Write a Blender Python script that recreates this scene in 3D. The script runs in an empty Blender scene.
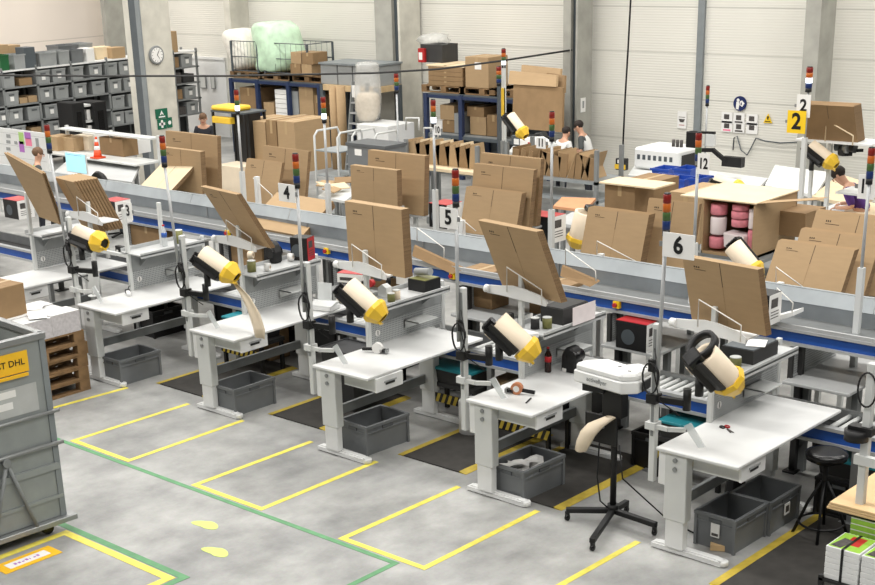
import bpy, bmesh, math, random
from mathutils import Matrix, Vector
random.seed(7)
R = math.radians
SC = bpy.context.scene
COL = SC.collection

# ------------------------------------------------------------------ camera
F = 1391.38643
CAM = Vector((7.87337, -9.24923, 4.94891))
PX, PY = 402.19330, 450.76910
DV = Vector((-0.64266589, 0.68031588, -0.35235048))
RV = Vector((0.73485104, 0.67745947, -0.03228961))
UV = Vector((-0.21673604, 0.27967655, 0.93531092))
def at(x, y, X=None, Y=None, Z=None):
    """where the sight line through a point of the photograph meets a plane of the hall"""
    v = DV + RV * ((x - PX) / F) - UV * ((y - PY) / F)
    if Z is not None: t = (Z - CAM.z) / v.z
    elif Y is not None: t = (Y - CAM.y) / v.y
    else: t = (X - CAM.x) / v.x
    return CAM + v * t
cd = bpy.data.cameras.new('camera')
cam = bpy.data.objects.new('camera', cd); COL.objects.link(cam)
cam.matrix_world = Matrix(((RV.x, UV.x, -DV.x, CAM.x), (RV.y, UV.y, -DV.y, CAM.y), (RV.z, UV.z, -DV.z, CAM.z), (0, 0, 0, 1)))
cd.sensor_fit = 'HORIZONTAL'; cd.sensor_width = 36; cd.lens = F / 875 * 36
cd.shift_x = (437.5 - PX) / 875; cd.shift_y = (PY - 292.5) / 875
cd.clip_end = 200
SC.camera = cam

# --------------------------------------------------------------- materials
def lin(c):
    return tuple(((v / 255) / 12.92 if v / 255 <= .04045 else ((v / 255 + .055) / 1.055) ** 2.4) for v in c) + (1,)
def mat(name, rgb, rough=.55, metal=0, var=.06, scale=6, emit=0, alpha=1, bump=0, spec=.4, stretch=None, trans=0):
    m = bpy.data.materials.new(name); m.use_nodes = True
    nt = m.node_tree; b = nt.nodes['Principled BSDF']
    c = lin(rgb)
    b.inputs['Roughness'].default_value = rough; b.inputs['Metallic'].default_value = metal
    b.inputs['Specular IOR Level'].default_value = spec
    b.inputs['Base Color'].default_value = c
    if var:
        tc = nt.nodes.new('ShaderNodeTexCoord'); n = nt.nodes.new('ShaderNodeTexNoise')
        n.inputs['Scale'].default_value = scale; n.inputs['Detail'].default_value = 5
        src = tc.outputs['Object']
        if stretch:
            mp = nt.nodes.new('ShaderNodeMapping'); mp.inputs['Scale'].default_value = stretch
            nt.links.new(src, mp.inputs['Vector']); src = mp.outputs['Vector']
        nt.links.new(src, n.inputs['Vector'])
        r = nt.nodes.new('ShaderNodeValToRGB')
        r.color_ramp.elements[0].position = .3; r.color_ramp.elements[1].position = .7
        r.color_ramp.elements[0].color = tuple(v * (1 - var * 1.6) for v in c[:3]) + (1,)
        r.color_ramp.elements[1].color = tuple(min(1, v * (1 + var)) for v in c[:3]) + (1,)
        nt.links.new(n.outputs['Fac'], r.inputs['Fac']); nt.links.new(r.outputs['Color'], b.inputs['Base Color'])
        if bump:
            bp = nt.nodes.new('ShaderNodeBump'); bp.inputs['Strength'].default_value = bump; bp.inputs['Distance'].default_value = .02
            nt.links.new(n.outputs['Fac'], bp.inputs['Height']); nt.links.new(bp.outputs['Normal'], b.inputs['Normal'])
    if emit:
        b.inputs['Emission Color'].default_value = c; b.inputs['Emission Strength'].default_value = emit
    if alpha < 1: b.inputs['Alpha'].default_value = alpha
    if trans: b.inputs['Transmission Weight'].default_value = trans
    return m
M = {}
def defm(k, *a, **kw): M[k] = mat(k, *a, **kw)
defm('white', (226, 227, 226), .45, var=.02)
defm('laminate', (212, 213, 212), .38, var=.05, scale=2.5)
defm('grey_laminate', (188, 190, 190), .42, var=.06, scale=2.5)
defm('frame', (206, 208, 206), .45, var=.02)
defm('frame_grey', (128, 131, 131), .5, var=.05)
defm('frame_mid', (182, 184, 184), .45, var=.04)
defm('panel_grey', (150, 153, 153), .5, var=.04)
defm('galv', (142, 147, 149), .42, metal=.55, var=.12, scale=3)
defm('galv_light', (158, 164, 167), .45, metal=.4, var=.08, scale=3)
defm('alu', (178, 180, 181), .42, metal=.3, var=.04)
defm('steel', (150, 152, 152), .4, metal=.6, var=.06)
defm('blue', (30, 78, 158), .45, var=.06)
defm('rackblue', (36, 50, 82), .5, var=.08)
defm('binblue', (24, 66, 158), .4, var=.05)
defm('black', (22, 22, 23), .5, var=.05)
defm('blackgloss', (16, 16, 17), .25, var=.03)
defm('rubber', (58, 56, 53), .85, var=.12, scale=9)
defm('dark', (52, 52, 52), .6, var=.08)
defm('kraft', (170, 143, 108), .78, var=.03, scale=5, stretch=(1, 1, 6))
defm('kraft_dark', (142, 115, 82), .8, var=.07, scale=5)
defm('kraft_edge', (132, 106, 76), .85, var=.22, scale=70)
defm('kraft_light', (222, 202, 168), .75, var=.04, scale=5)
defm('ink', (70, 58, 46), .8, var=0)
defm('tape', (176, 150, 112), .35, var=.03)
defm('paper', (232, 231, 228), .7, var=.02)
defm('cream', (228, 212, 188), .6, var=.03)
defm('yellow', (236, 194, 58), .4, var=.05)
defm('floor_yellow', (226, 212, 92), .55, var=.1, scale=12)
defm('mat_yellow', (190, 166, 62), .6, var=.16, scale=8)
defm('floor_green', (92, 146, 102), .55, var=.1, scale=10)
defm('foot_green', (206, 226, 122), .6, var=.06)
defm('klt', (112, 115, 117), .5, var=.05)
defm('klt_dark', (88, 91, 93), .5, var=.06)
defm('bin', (150, 153, 153), .5, var=.05)
defm('wood', (132, 104, 72), .8, var=.2, scale=7)
defm('wood_light', (198, 172, 132), .75, var=.1, scale=6)
defm('board', (214, 182, 136), .6, var=.06, scale=4)
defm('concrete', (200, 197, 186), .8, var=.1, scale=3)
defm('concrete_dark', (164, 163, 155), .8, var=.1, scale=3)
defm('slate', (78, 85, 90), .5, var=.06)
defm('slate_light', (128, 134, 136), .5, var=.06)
defm('red', (172, 36, 38), .4, var=.04)
defm('lamp_red', (124, 30, 24), .3, var=0)
defm('lamp_amber', (184, 96, 34), .3, var=0)
defm('lamp_green', (66, 92, 50), .3, var=0)
defm('lamp_blue', (28, 48, 98), .3, var=0)
defm('lamp_lit', (232, 244, 255), .3, var=0, emit=2.2)
defm('teal', (38, 134, 146), .55, var=.06)
defm('teal_light', (112, 190, 198), .55, var=.06)
defm('screen', (168, 222, 232), .3, var=.03, emit=.55)
defm('skin', (204, 158, 132), .55, var=.04)
defm('hair', (42, 33, 28), .7, var=.2, scale=40)
defm('hair_brown', (112, 84, 62), .7, var=.2, scale=40)
defm('hivis', (150, 226, 80), .6, var=.05)
defm('shirt_white', (226, 226, 224), .8, var=.03)
defm('shirt_grey', (78, 82, 82), .8, var=.06)
defm('shirt_purple', (84, 50, 122), .8, var=.08)
defm('trousers', (42, 44, 52), .8, var=.06)
defm('orange', (226, 84, 44), .5, var=.04)
defm('green_bag', (204, 234, 204), .4, var=.12, scale=5, bump=.8)
defm('white_bag', (236, 232, 222), .45, var=.08, scale=9, bump=.6)
defm('clear', (226, 226, 222), .2, var=.06, scale=14, alpha=.38)
defm('acrylic', (222, 226, 226), .15, var=0, alpha=.55)
defm('foam_pink', (226, 140, 152), .8, var=.1, scale=20)
defm('foam_white', (236, 226, 226), .7, var=.05)
defm('wire', (226, 224, 218), .4, var=0)
defm('sign_green', (22, 98, 72), .5, var=0)
defm('sign_blue', (24, 38, 88), .5, var=0)
defm('sign_yellow', (240, 200, 36), .5, var=.02)
defm('green_crate', (30, 92, 52), .5, var=.06)
defm('book_green', (146, 190, 70), .5, var=.1, scale=14)
defm('bottle_dark', (44, 22, 18), .15, var=0)
defm('label_red', (186, 34, 40), .4, var=0)
defm('water_blue', (60, 96, 170), .2, var=0)
defm('copper', (188, 122, 84), .4, var=.05)
defm('printed', (198, 194, 196), .6, var=.1, scale=30)
defm('cart_grey', (150, 155, 154), .45, metal=.25, var=.06, scale=5)
defm('pocket', (182, 184, 182), .35, var=.05)
defm('dhl_yellow', (240, 188, 40), .5, var=.04)
defm('wood_orange', (206, 150, 110), .55, var=.06)
defm('photo_dark', (78, 74, 72), .6, var=.25, scale=40)
defm('note_purple', (176, 112, 190), .6, var=0)
defm('note_pink', (236, 130, 160), .6, var=0)
defm('note_green', (170, 206, 120), .6, var=0)
defm('olive', (122, 122, 72), .45, var=.05)

def m_floor():
    m = mat('floor_concrete', (186, 187, 184), .42, var=0, spec=.5)
    nt = m.node_tree; b = nt.nodes['Principled BSDF']; L = nt.links
    tc = nt.nodes.new('ShaderNodeTexCoord')
    def noise(s, d, stretch=None):
        n = nt.nodes.new('ShaderNodeTexNoise'); n.inputs['Scale'].default_value = s; n.inputs['Detail'].default_value = d
        n.inputs['Roughness'].default_value = .62
        if stretch:
            mp = nt.nodes.new('ShaderNodeMapping'); mp.inputs['Scale'].default_value = stretch; mp.inputs['Rotation'].default_value = (0, 0, .3)
            L.new(tc.outputs['Object'], mp.inputs['Vector']); L.new(mp.outputs['Vector'], n.inputs['Vector'])
        else: L.new(tc.outputs['Object'], n.inputs['Vector'])
        return n
    a = noise(.75, 9); c = noise(3.4, 6, (1, .6, 1)); e = noise(42, 2)
    r = nt.nodes.new('ShaderNodeValToRGB')
    r.color_ramp.elements[0].position = .3; r.color_ramp.elements[0].color = lin((124, 125, 125))
    r.color_ramp.elements[1].position = .66; r.color_ramp.elements[1].color = lin((182, 182, 179))
    L.new(a.outputs['Fac'], r.inputs['Fac'])
    r2 = nt.nodes.new('ShaderNodeValToRGB')
    r2.color_ramp.elements[0].position = .28; r2.color_ramp.elements[0].color = (.62, .62, .62, 1)
    r2.color_ramp.elements[1].position = .6; r2.color_ramp.elements[1].color = (1, 1, 1, 1)
    L.new(c.outputs['Fac'], r2.inputs['Fac'])
    mx = nt.nodes.new('ShaderNodeMixRGB'); mx.blend_type = 'MULTIPLY'; mx.inputs[0].default_value = .75
    L.new(r.outputs['Color'], mx.inputs[1]); L.new(r2.outputs['Color'], mx.inputs[2])
    mx2 = nt.nodes.new('ShaderNodeMixRGB'); mx2.blend_type = 'OVERLAY'; mx2.inputs[0].default_value = .12
    L.new(mx.outputs['Color'], mx2.inputs[1]); L.new(e.outputs['Color'], mx2.inputs[2])
    L.new(mx2.outputs['Color'], b.inputs['Base Color'])
    return m
def m_ribbed(name, rgb, period, joint):
    m = mat(name, rgb, .6, var=0)
    nt = m.node_tree; b = nt.nodes['Principled BSDF']; L = nt.links
    tc = nt.nodes.new('ShaderNodeTexCoord'); sp = nt.nodes.new('ShaderNodeSeparateXYZ'); L.new(tc.outputs['Object'], sp.inputs[0])
    def math_(op, a, v=None):
        n = nt.nodes.new('ShaderNodeMath'); n.operation = op
        if hasattr(a, 'links'): L.new(a, n.inputs[0])
        else: n.inputs[0].default_value = a
        if v is not None:
            if hasattr(v, 'links'): L.new(v, n.inputs[1])
            else: n.inputs[1].default_value = v
        return n.outputs[0]
    z = sp.outputs['Z']
    s = math_('SINE', math_('MULTIPLY', z, 2 * math.pi / period))
    s = math_('MULTIPLY', math_('ADD', s, 1.), .5)
    j = math_('LESS_THAN', math_('PINGPONG', z, joint), .014)     # the horizontal seams between wall panels
    h = math_('SUBTRACT', s, math_('MULTIPLY', j, 1.))
    bp = nt.nodes.new('ShaderNodeBump'); bp.inputs['Strength'].default_value = .5; bp.inputs['Distance'].default_value = .006
    L.new(h, bp.inputs['Height']); L.new(bp.outputs['Normal'], b.inputs['Normal'])
    n = nt.nodes.new('ShaderNodeTexNoise'); n.inputs['Scale'].default_value = .5; L.new(tc.outputs['Object'], n.inputs['Vector'])
    r = nt.nodes.new('ShaderNodeValToRGB'); c = lin(rgb)
    r.color_ramp.elements[0].position = .35; r.color_ramp.elements[0].color = tuple(v * .93 for v in c[:3]) + (1,)
    r.color_ramp.elements[1].position = .65; r.color_ramp.elements[1].color = c
    L.new(n.outputs['Fac'], r.inputs['Fac'])
    mx = nt.nodes.new('ShaderNodeMixRGB'); mx.blend_type = 'MULTIPLY'
    L.new(math_('MULTIPLY', j, .3), mx.inputs[0]); L.new(r.outputs['Color'], mx.inputs[1]); mx.inputs[2].default_value = (.3, .3, .3, 1)
    L.new(mx.outputs['Color'], b.inputs['Base Color'])
    return m
def m_perforated():
    m = mat('perforated_steel', (172, 175, 175), .5, var=0)
    nt = m.node_tree; b = nt.nodes['Principled BSDF']; L = nt.links
    tc = nt.nodes.new('ShaderNodeTexCoord'); sp = nt.nodes.new('ShaderNodeSeparateXYZ'); L.new(tc.outputs['Object'], sp.inputs[0])
    def tri(o):
        n = nt.nodes.new('ShaderNodeMath'); n.operation = 'PINGPONG'; L.new(o, n.inputs[0]); n.inputs[1].default_value = .0115
        g = nt.nodes.new('ShaderNodeMath'); g.operation = 'LESS_THAN'; L.new(n.outputs[0], g.inputs[0]); g.inputs[1].default_value = .0052
        return g.outputs[0]
    mu = nt.nodes.new('ShaderNodeMath'); mu.operation = 'MULTIPLY'; L.new(tri(sp.outputs['Y']), mu.inputs[0]); L.new(tri(sp.outputs['Z']), mu.inputs[1])
    mx = nt.nodes.new('ShaderNodeMixRGB'); L.new(mu.outputs[0], mx.inputs[0]); mx.inputs[1].default_value = lin((172, 175, 175)); mx.inputs[2].default_value = lin((96, 98, 98))
    L.new(mx.outputs['Color'], b.inputs['Base Color'])
    return m
M['floor'] = m_floor()
M['wall'] = m_ribbed('ribbed_wall_panel', (222, 220, 211), .048, .42)
M['wall_left'] = m_ribbed('smooth_wall_panel', (240, 229, 218), 4, 1.2)
M['perf'] = m_perforated()

# ------------------------------------------------------------ mesh builder
class MB:
    def __init__(s, T=None): s.bm = bmesh.new(); s.k = 0; s.T = T or Matrix()
    def m(s, k): s.k = k; return s
    def add(s, vs, fs, smooth=False):
        v = [s.bm.verts.new(s.T @ Vector(p)) for p in vs]
        for f in fs:
            try: q = s.bm.faces.new([v[i] for i in f])
            except ValueError: continue
            q.material_index = s.k; q.smooth = smooth
        return s
    def hexa(s, p):
        return s.add(p, [(0, 3, 2, 1), (4, 5, 6, 7), (0, 1, 5, 4), (1, 2, 6, 5), (2, 3, 7, 6), (3, 0, 4, 7)])
    def box(s, x0, y0, z0, x1, y1, z1):
        return s.hexa([(x0, y0, z0), (x1, y0, z0), (x1, y1, z0), (x0, y1, z0), (x0, y0, z1), (x1, y0, z1), (x1, y1, z1), (x0, y1, z1)])
    def cbox(s, c, d, Rm=None):
        Rm = Rm or Matrix.Identity(3); c = Vector(c)
        return s.hexa([c + Rm @ Vector((sx * d[0] / 2, sy * d[1] / 2, sz * d[2] / 2)) for sz in (-1, 1) for sx, sy in ((-1, -1), (1, -1), (1, 1), (-1, 1))])
    def lathe(s, a, b, prof, n=14, cap=True):
        """profile [(t along a->b in 0..1, radius)]"""
        a = Vector(a); b = Vector(b); d = b - a; z = d.normalized()
        x = z.orthogonal().normalized(); y = z.cross(x)
        vs = []; fs = []
        for t, r in prof:
            c = a + d * t
            for i in range(n):
                w = 2 * math.pi * i / n; vs.append(c + x * (r * math.cos(w)) + y * (r * math.sin(w)))
        for j in range(len(prof) - 1):
            for i in range(n): fs.append((j * n + i, j * n + (i + 1) % n, (j + 1) * n + (i + 1) % n, (j + 1) * n + i))
        s.add(vs, fs, True)
        if cap:
            for j, fl in ((0, True), (len(prof) - 1, False)):
                if prof[j][1] > 1e-5:
                    q = vs[j * n:(j + 1) * n]; s.add(q, [tuple(range(n))[::-1] if fl else tuple(range(n))])
        return s
    def cyl(s, a, b, r, r2=None, n=14, cap=True): return s.lathe(a, b, [(0, r), (1, r if r2 is None else r2)], n, cap)
    def tube(s, pts, r, n=6):
        pts = [Vector(p) for p in pts]; vs = []; fs = []; x = None
        for i, p in enumerate(pts):
            d = (pts[min(i + 1, len(pts) - 1)] - pts[max(i - 1, 0)]).normalized()
            x = d.orthogonal().normalized() if x is None else (x - d * x.dot(d)).normalized()
            y = d.cross(x)
            for k in range(n):
                w = 2 * math.pi * k / n; vs.append(p + x * (r * math.cos(w)) + y * (r * math.sin(w)))
        for j in range(len(pts) - 1):
            for i in range(n): fs.append((j * n + i, j * n + (i + 1) % n, (j + 1) * n + (i + 1) % n, (j + 1) * n + i))
        s.add(vs, fs, True)
        return s.add(vs[:n], [tuple(range(n))[::-1]]).add(vs[-n:], [tuple(range(n))])
    def bar(s, a, b, w, h):
        """rectangular bar from a to b, w sideways, h upwards"""
        a = Vector(a); b = Vector(b); d = (b - a).normalized()
        x = d.cross(Vector((0, 0, 1)))
        x = Vector((1, 0, 0)) if x.length < 1e-4 else x.normalized()
        y = x.cross(d)
        return s.hexa([p + x * (i * w / 2) + y * (j * h / 2) for p in (a, b) for i, j in ((-1, -1), (1, -1), (1, 1), (-1, 1))])
    def prism(s, poly, vec):
        n = len(poly); vec = Vector(vec); p = [Vector(q) for q in poly]
        return s.add(p + [q + vec for q in p], [tuple(range(n))[::-1], tuple(range(n, 2 * n))] + [(i, (i + 1) % n, n + (i + 1) % n, n + i) for i in range(n)])
    def tub(s, x0, y0, z0, x1, y1, z1, t=.02, flare=0):
        o = [(x0 + flare, y0 + flare, z0), (x1 - flare, y0 + flare, z0), (x1 - flare, y1 - flare, z0), (x0 + flare, y1 - flare, z0), (x0, y0, z1), (x1, y0, z1), (x1, y1, z1), (x0, y1, z1)]
        i = [(x0 + flare + t, y0 + flare + t, z0 + t), (x1 - flare - t, y0 + flare + t, z0 + t), (x1 - flare - t, y1 - flare - t, z0 + t), (x0 + flare + t, y1 - flare - t, z0 + t), (x0 + t, y0 + t, z1), (x1 - t, y0 + t, z1), (x1 - t, y1 - t, z1), (x0 + t, y1 - t, z1)]
        f = [(0, 3, 2, 1), (0, 1, 5, 4), (1, 2, 6, 5), (2, 3, 7, 6), (3, 0, 4, 7), (8, 9, 10, 11), (8, 12, 13, 9), (9, 13, 14, 10), (10, 14, 15, 11), (11, 15, 12, 8), (4, 5, 13, 12), (5, 6, 14, 13), (6, 7, 15, 14), (7, 4, 12, 15)]
        return s.add(o + i, f)
    def blob(s, c, rx, ry, rz, n=16, m=10, jit=0, seed=0, power=1):
        rnd = random.Random(seed); vs = []; fs = []; c = Vector(c)
        for j in range(m + 1):
            ph = math.pi * j / m
            for i in range(n):
                th = 2 * math.pi * i / n; k = 1 + (rnd.random() - .5) * 2 * jit * (0 if j in (0, m) else 1)
                sn = math.sin(ph) ** power if j not in (0, m) else 0
                vs.append(c + Vector((rx * sn * math.cos(th) * k, ry * sn * math.sin(th) * k, -rz * math.cos(ph))))
        for j in range(m):
            for i in range(n): fs.append((j * n + i, j * n + (i + 1) % n, (j + 1) * n + (i + 1) % n, (j + 1) * n + i))
        return s.add(vs, fs, True)
    def build(s, name, mats, parent=None, bevel=0, loc=None):
        bmesh.ops.remove_doubles(s.bm, verts=s.bm.verts, dist=1e-6)
        if bevel:
            es = [e for e in s.bm.edges if len(e.link_faces) == 2 and not e.link_faces[0].smooth and e.calc_face_angle(0) > .6]
            bmesh.ops.bevel(s.bm, geom=es, offset=bevel, segments=1, profile=.6, affect='EDGES', clamp_overlap=True)
        bmesh.ops.recalc_face_normals(s.bm, faces=s.bm.faces)
        me = bpy.data.meshes.new(name); s.bm.to_mesh(me); s.bm.free()
        for k in ([mats] if isinstance(mats, str) else mats): me.materials.append(M[k])
        o = bpy.data.objects.new(name, me); COL.objects.link(o)
        if parent: o.parent = parent
        if loc: o.location = loc
        return o
def tag(o, label, cat, group=None, kind=None):
    o['label'] = label; o['category'] = cat
    if group: o['group'] = group
    if kind: o['kind'] = kind
    return o
def struct(o): o['kind'] = 'structure'; return o
def thing(name, label, cat, loc=(0, 0, 0), rz=0, group=None):
    o = bpy.data.objects.new(name, None); COL.objects.link(o); o.empty_display_size = .1
    o.location = loc; o.rotation_euler = (0, 0, rz)
    return tag(o, label, cat, group)
def dup(root, loc, rz=None, label=None, group=None):
    r = root.copy(); COL.objects.link(r); r.location = loc
    if rz is not None: r.rotation_euler = (0, 0, rz)
    if label: r['label'] = label
    if group: r['group'] = group
    for ch in list(root.children):
        c = ch.copy(); COL.objects.link(c); c.parent = r
        for g in ch.children:
            e = g.copy(); COL.objects.link(e); e.parent = c
    return r
def text(name, s, size, mk, parent, loc, rot=(R(90), 0, 0), bold=.012, ext=.001, shear=0, sx=1):
    c = bpy.data.curves.new(name, 'FONT'); c.body = s; c.size = size; c.align_x = 'CENTER'; c.align_y = 'CENTER'
    c.extrude = ext; c.offset = bold * size; c.shear = shear; c.resolution_u = 3
    c.materials.append(M[mk])
    tmp = bpy.data.objects.new(name, c); me = bpy.data.meshes.new_from_object(tmp)
    bpy.data.objects.remove(tmp)
    o = bpy.data.objects.new(name, me); COL.objects.link(o); o.parent = parent; o.location = loc; o.rotation_euler = rot; o.scale = (sx, 1, 1)
    return o

# -------------------------------------------------------------------- room
WY = 14.5
WX = at(103, 30, Y=14.5).x
struct(MB().box(WX, -14, -.1, 14, WY, 0).build('floor', 'floor'))
struct(MB().box(WX, WY, 0, 14, WY + .2, 9.5).build('wall_back', 'wall'))
struct(MB().box(WX - .2, -14, 0, WX, WY + .2, 9.5).build('wall_left', 'wall_left'))
def column(name, front, corner, right, Y, mk=('concrete', 'concrete_dark')):
    """wall pillar: strips of its front face (left px, right px, material, how far set back), then its right flank from corner px to right px"""
    b = MB(); mats = []
    xr = at(corner, 0, Y=Y).x; y2 = at(right, 0, X=xr).y
    for l, r_, m_, back in front:
        if m_ not in mats: mats.append(m_)
        x0 = at(l, 0, Y=Y + back).x; x1 = at(r_, 0, Y=Y + back).x
        b.m(mats.index(m_)).box(x0, Y + back, 0, xr if abs(x1 - xr) < .02 else x1, y2 if back >= 0 else Y - .001, 9.4)
    return struct(b.build(name, mats))
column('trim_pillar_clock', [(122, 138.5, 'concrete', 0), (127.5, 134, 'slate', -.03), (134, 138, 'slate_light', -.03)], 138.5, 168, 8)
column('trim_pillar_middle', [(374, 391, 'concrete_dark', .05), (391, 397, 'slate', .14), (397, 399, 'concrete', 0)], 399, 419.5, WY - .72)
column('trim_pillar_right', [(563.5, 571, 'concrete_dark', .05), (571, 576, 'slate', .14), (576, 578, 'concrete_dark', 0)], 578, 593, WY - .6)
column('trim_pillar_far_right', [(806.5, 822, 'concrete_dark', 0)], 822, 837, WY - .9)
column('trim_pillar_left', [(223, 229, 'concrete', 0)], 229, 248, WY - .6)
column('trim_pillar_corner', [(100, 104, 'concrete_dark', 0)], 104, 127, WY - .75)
a, b_ = at(703.5, 0, Y=WY), at(704, 140, Y=WY)
struct(MB().box(a.x - .07, WY - .06, 0, a.x + .07, WY, 9.4).build('trim_wall_post', 'slate_light'))
# pale lower panel of the wall left of the racks
p0, p1 = at(168, 57, Y=WY), at(226, 60, Y=WY)
struct(MB().box(p0.x - 1, WY - .05, 0, p1.x, WY - .005, p1.z).box(p0.x - 1, WY - .08, p1.z, p1.x, WY - .005, p1.z + .06).build('door_1', 'white'))

# ------------------------------------------------------------ floor marking
def tape_line(bm, pts, w, k=0):
    bm.m(k)
    for q_, ((ax, ay), (bx, by)) in enumerate(zip(pts, pts[1:])):
        d = Vector((bx - ax, by - ay)).normalized() * (w / 2)
        x0, y0, x1, y1 = ax - d.x, ay - d.y, bx + d.x, by + d.y
        n = Vector((-d.y, d.x))
        bm.prism([(x0 + n.x, y0 + n.y, .001), (x0 - n.x, y0 - n.y, .001), (x1 - n.x, y1 - n.y, .001), (x1 + n.x, y1 + n.y, .001)], (0, 0, .0015 + .0004 * (q_ % 2)))
bays = {1: 'by the pallet stack, left of all the others', 2: 'in front of the second desk from the left', 3: 'in front of the middle desk', 4: 'in front of the desk with the bottle', 5: 'in front of the desk with two grey crates'}
for k in range(1, 6):
    x = 2 * k - 8
    b = MB()
    if k == 1: tape_line(b, [(-5.13, -.16), (-5.22, -1.3)], .06)
    else: tape_line(b, [(x - .08, -.1), (x - .1, -1.6), (x + .85, -1.6), (x + .85, -.1)], .06)
    tag(b.build('floor_bay_marking', 'floor_yellow'), 'yellow floor tape outlining the bay ' + bays[k], 'floor marking', 'yellow bay markings')
b = MB(); tape_line(b, [(-9, -1.68), (.6, -1.68), (.6, -6)], .055)
tag(b.build('floor_line', 'floor_green'), 'long green floor line along the yellow bays, turning towards the viewer', 'floor marking')
b = MB(); tape_line(b, [(-2.13, -6), (-2.13, -3.06), (-.66, -3.06), (-.66, -6)], .08)
tag(b.build('floor_bay_marking', 'floor_yellow'), 'yellow floor tape outlining the bay under the parked trolley', 'floor marking', 'yellow bay markings')
b = MB(); tape_line(b, [(-9, -2.97), (-.57, -2.97), (-.57, -6)], .07)
tag(b.build('floor_line', 'floor_green'), 'green floor line around the corner of the trolley bay', 'floor marking')
def footprint(px, py, rz, label):
    p = at(px, py, Z=0)
    b = MB(Matrix.Rotation(rz, 4, 'Z'))
    pts = []
    for i in range(20):
        t = 2 * math.pi * i / 20; c = math.cos(t)
        pts.append((.15 * c, (.075 if c > 0 else .06) * math.sin(t) - .012 * math.cos(2 * t), 0))
    b.prism(pts, (0, 0, .002))
    tag(b.build('footprint_sticker', 'foot_green', loc=(p.x, p.y, .001)), label, 'floor sticker', 'footprint stickers')
footprint(205, 525, R(8), 'pale green footprint sticker on the floor, the farther one')
footprint(215, 552, R(4), 'pale green footprint sticker on the floor, the nearer one')
t = thing('floor_label', 'yellow framed white label stuck on the floor beside the trolley', 'floor label', (-1.9, -3.6, .001), R(90))
MB().box(-.28, -.11, 0, .28, .11, .003).build('label_frame', 'dhl_yellow', t, loc=(0, 0, 0))
MB().box(-.2, -.055, .003, .2, .055, .005).build('label_sheet', 'paper', t)
b = MB()
for i in range(7): b.box(-.13 + i * .037, -.016, .005, -.13 + i * .037 + (.024 if i != 4 else .008), .02 - .008 * (i % 3), .0055)
b.build('print_marks', 'note_purple', t)

# -------------------------------------------------------------- floor mats
def floor_mat(x0, x1, y0, y1, label, right=True):
    t = thing('floor_mat', label, 'floor mat', (x0, y0, 0), 0, 'dark mats with yellow edges')
    w, l = x1 - x0, y1 - y0
    MB().box(.08, 0, .001, w - .08, l, .014).build('mat_surface', 'rubber', t)
    for s in (0, 1):
        xa = 0 if s == 0 else w
        xi = .09 if s == 0 else w - .09
        q = [(xa, 0, .001), (xi, 0, .001), (xi, 0, .016), (xa, 0, .003)]
        MB().prism(q, (0, l, 0)).build('edge_strip', 'mat_yellow', t)
floor_mat(-5.0, -4.06, .18, 1.6, 'dark floor mat with yellow edges between the two leftmost desks')
floor_mat(-3.1, -2.2, .24, 1.6, 'dark floor mat with yellow edges beside the open black bin')
floor_mat(-1.12, -.22, .2, 1.6, 'dark floor mat with yellow edges left of the desk with the bottle')
floor_mat(.02, 1.02, .06, 1.6, 'dark floor mat with yellow edges under the desk with the bottle')
floor_mat(2.8, 3.85, -.4, 1.5, 'dark floor mat with yellow edges under the black stool')

# ------------------------------------------------------- packing desks, near
# local frame of a station: x along the row, y towards the conveyor, origin on the floor at the left end of the front foot
OR = {0: (-7.9, -.12), 1: (-5.92, -.07), 2: (-3.96, .02), 3: (-1.91, -.09), 4: (-.02, .02), 5: (2.0, .02)}
WHERE = {0: 'at the left edge behind the pallet stack', 1: 'beside the pallet stack', 2: 'with the cream paper hanging over it', 3: 'with a tape dispenser on it, the middle one of the row', 4: 'with the cola bottle on it', 5: 'beside the stool, nearest the viewer'}
def make_desk():
    t = thing('packing_desk', 'x', 'desk')
    MB().box(.12, -.18, .93, .87, 1.56, .96).build('tabletop', 'laminate', t, .006)
    for nm, y in (('front_leg', -.1), ('rear_leg', 1.35)):
        leg = MB().box(.19, y - .05, .32, .395, y + .05, .93).build(nm, 'frame', t, .006)
        MB().box(.208, y - .038, .06, .377, y + .038, .34).build('inner_column', 'white', leg, .004)
        if y < 0:
            for z in (.87, .79): MB().cyl((.29, y - .052, z), (.29, y - .064, z), .02, n=12).build('bolt', 'steel', leg)
        yf = y + .03
        f = MB().box(.06, yf - .045, .008, .72, yf + .045, .05)
        f.cyl((.72, yf, .008), (.72, yf, .05), .045, n=16)
        f.prism([(.06, yf - .03, .05), (.72, yf - .03, .05), (.66, yf - .03, .064), (.11, yf - .03, .064)], (0, .06, 0))
        ft = f.build('foot', 'white', t, .004)
        for x in (.11, .68): MB().cyl((x, yf, 0), (x, yf, .01), .03, n=10).build('levelling_foot', 'black', ft)
    MB().box(.125, -.14, .62, .195, -.06, .93).build('clamp_plate', 'white', t, .005)
    MB().box(.24, -.05, .4, .28, 1.31, .5).build('cross_bar', 'frame_grey', t, .004)
    for x in (.22, .7): MB().box(x, -.05, .885, x + .05, 1.4, .93).build('under_rail', 'frame_grey', t)
    return t
def make_drawer(parent, pull):
    d = MB().tub(.4 + pull, -.06, .785, .82 + pull, .3, .925, .012).build('drawer', 'frame', parent)
    MB().box(.82 + pull, -.07, .78, .845 + pull, .31, .928).build('drawer_front', 'white', d, .004)
    MB().box(.843 + pull, .06, .835, .848 + pull, .19, .875).build('handle_recess', 'dark', d)
    MB().box(.846 + pull, .04, .862, .854 + pull, .21, .88).build('handle_lip', 'alu', d)
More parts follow.
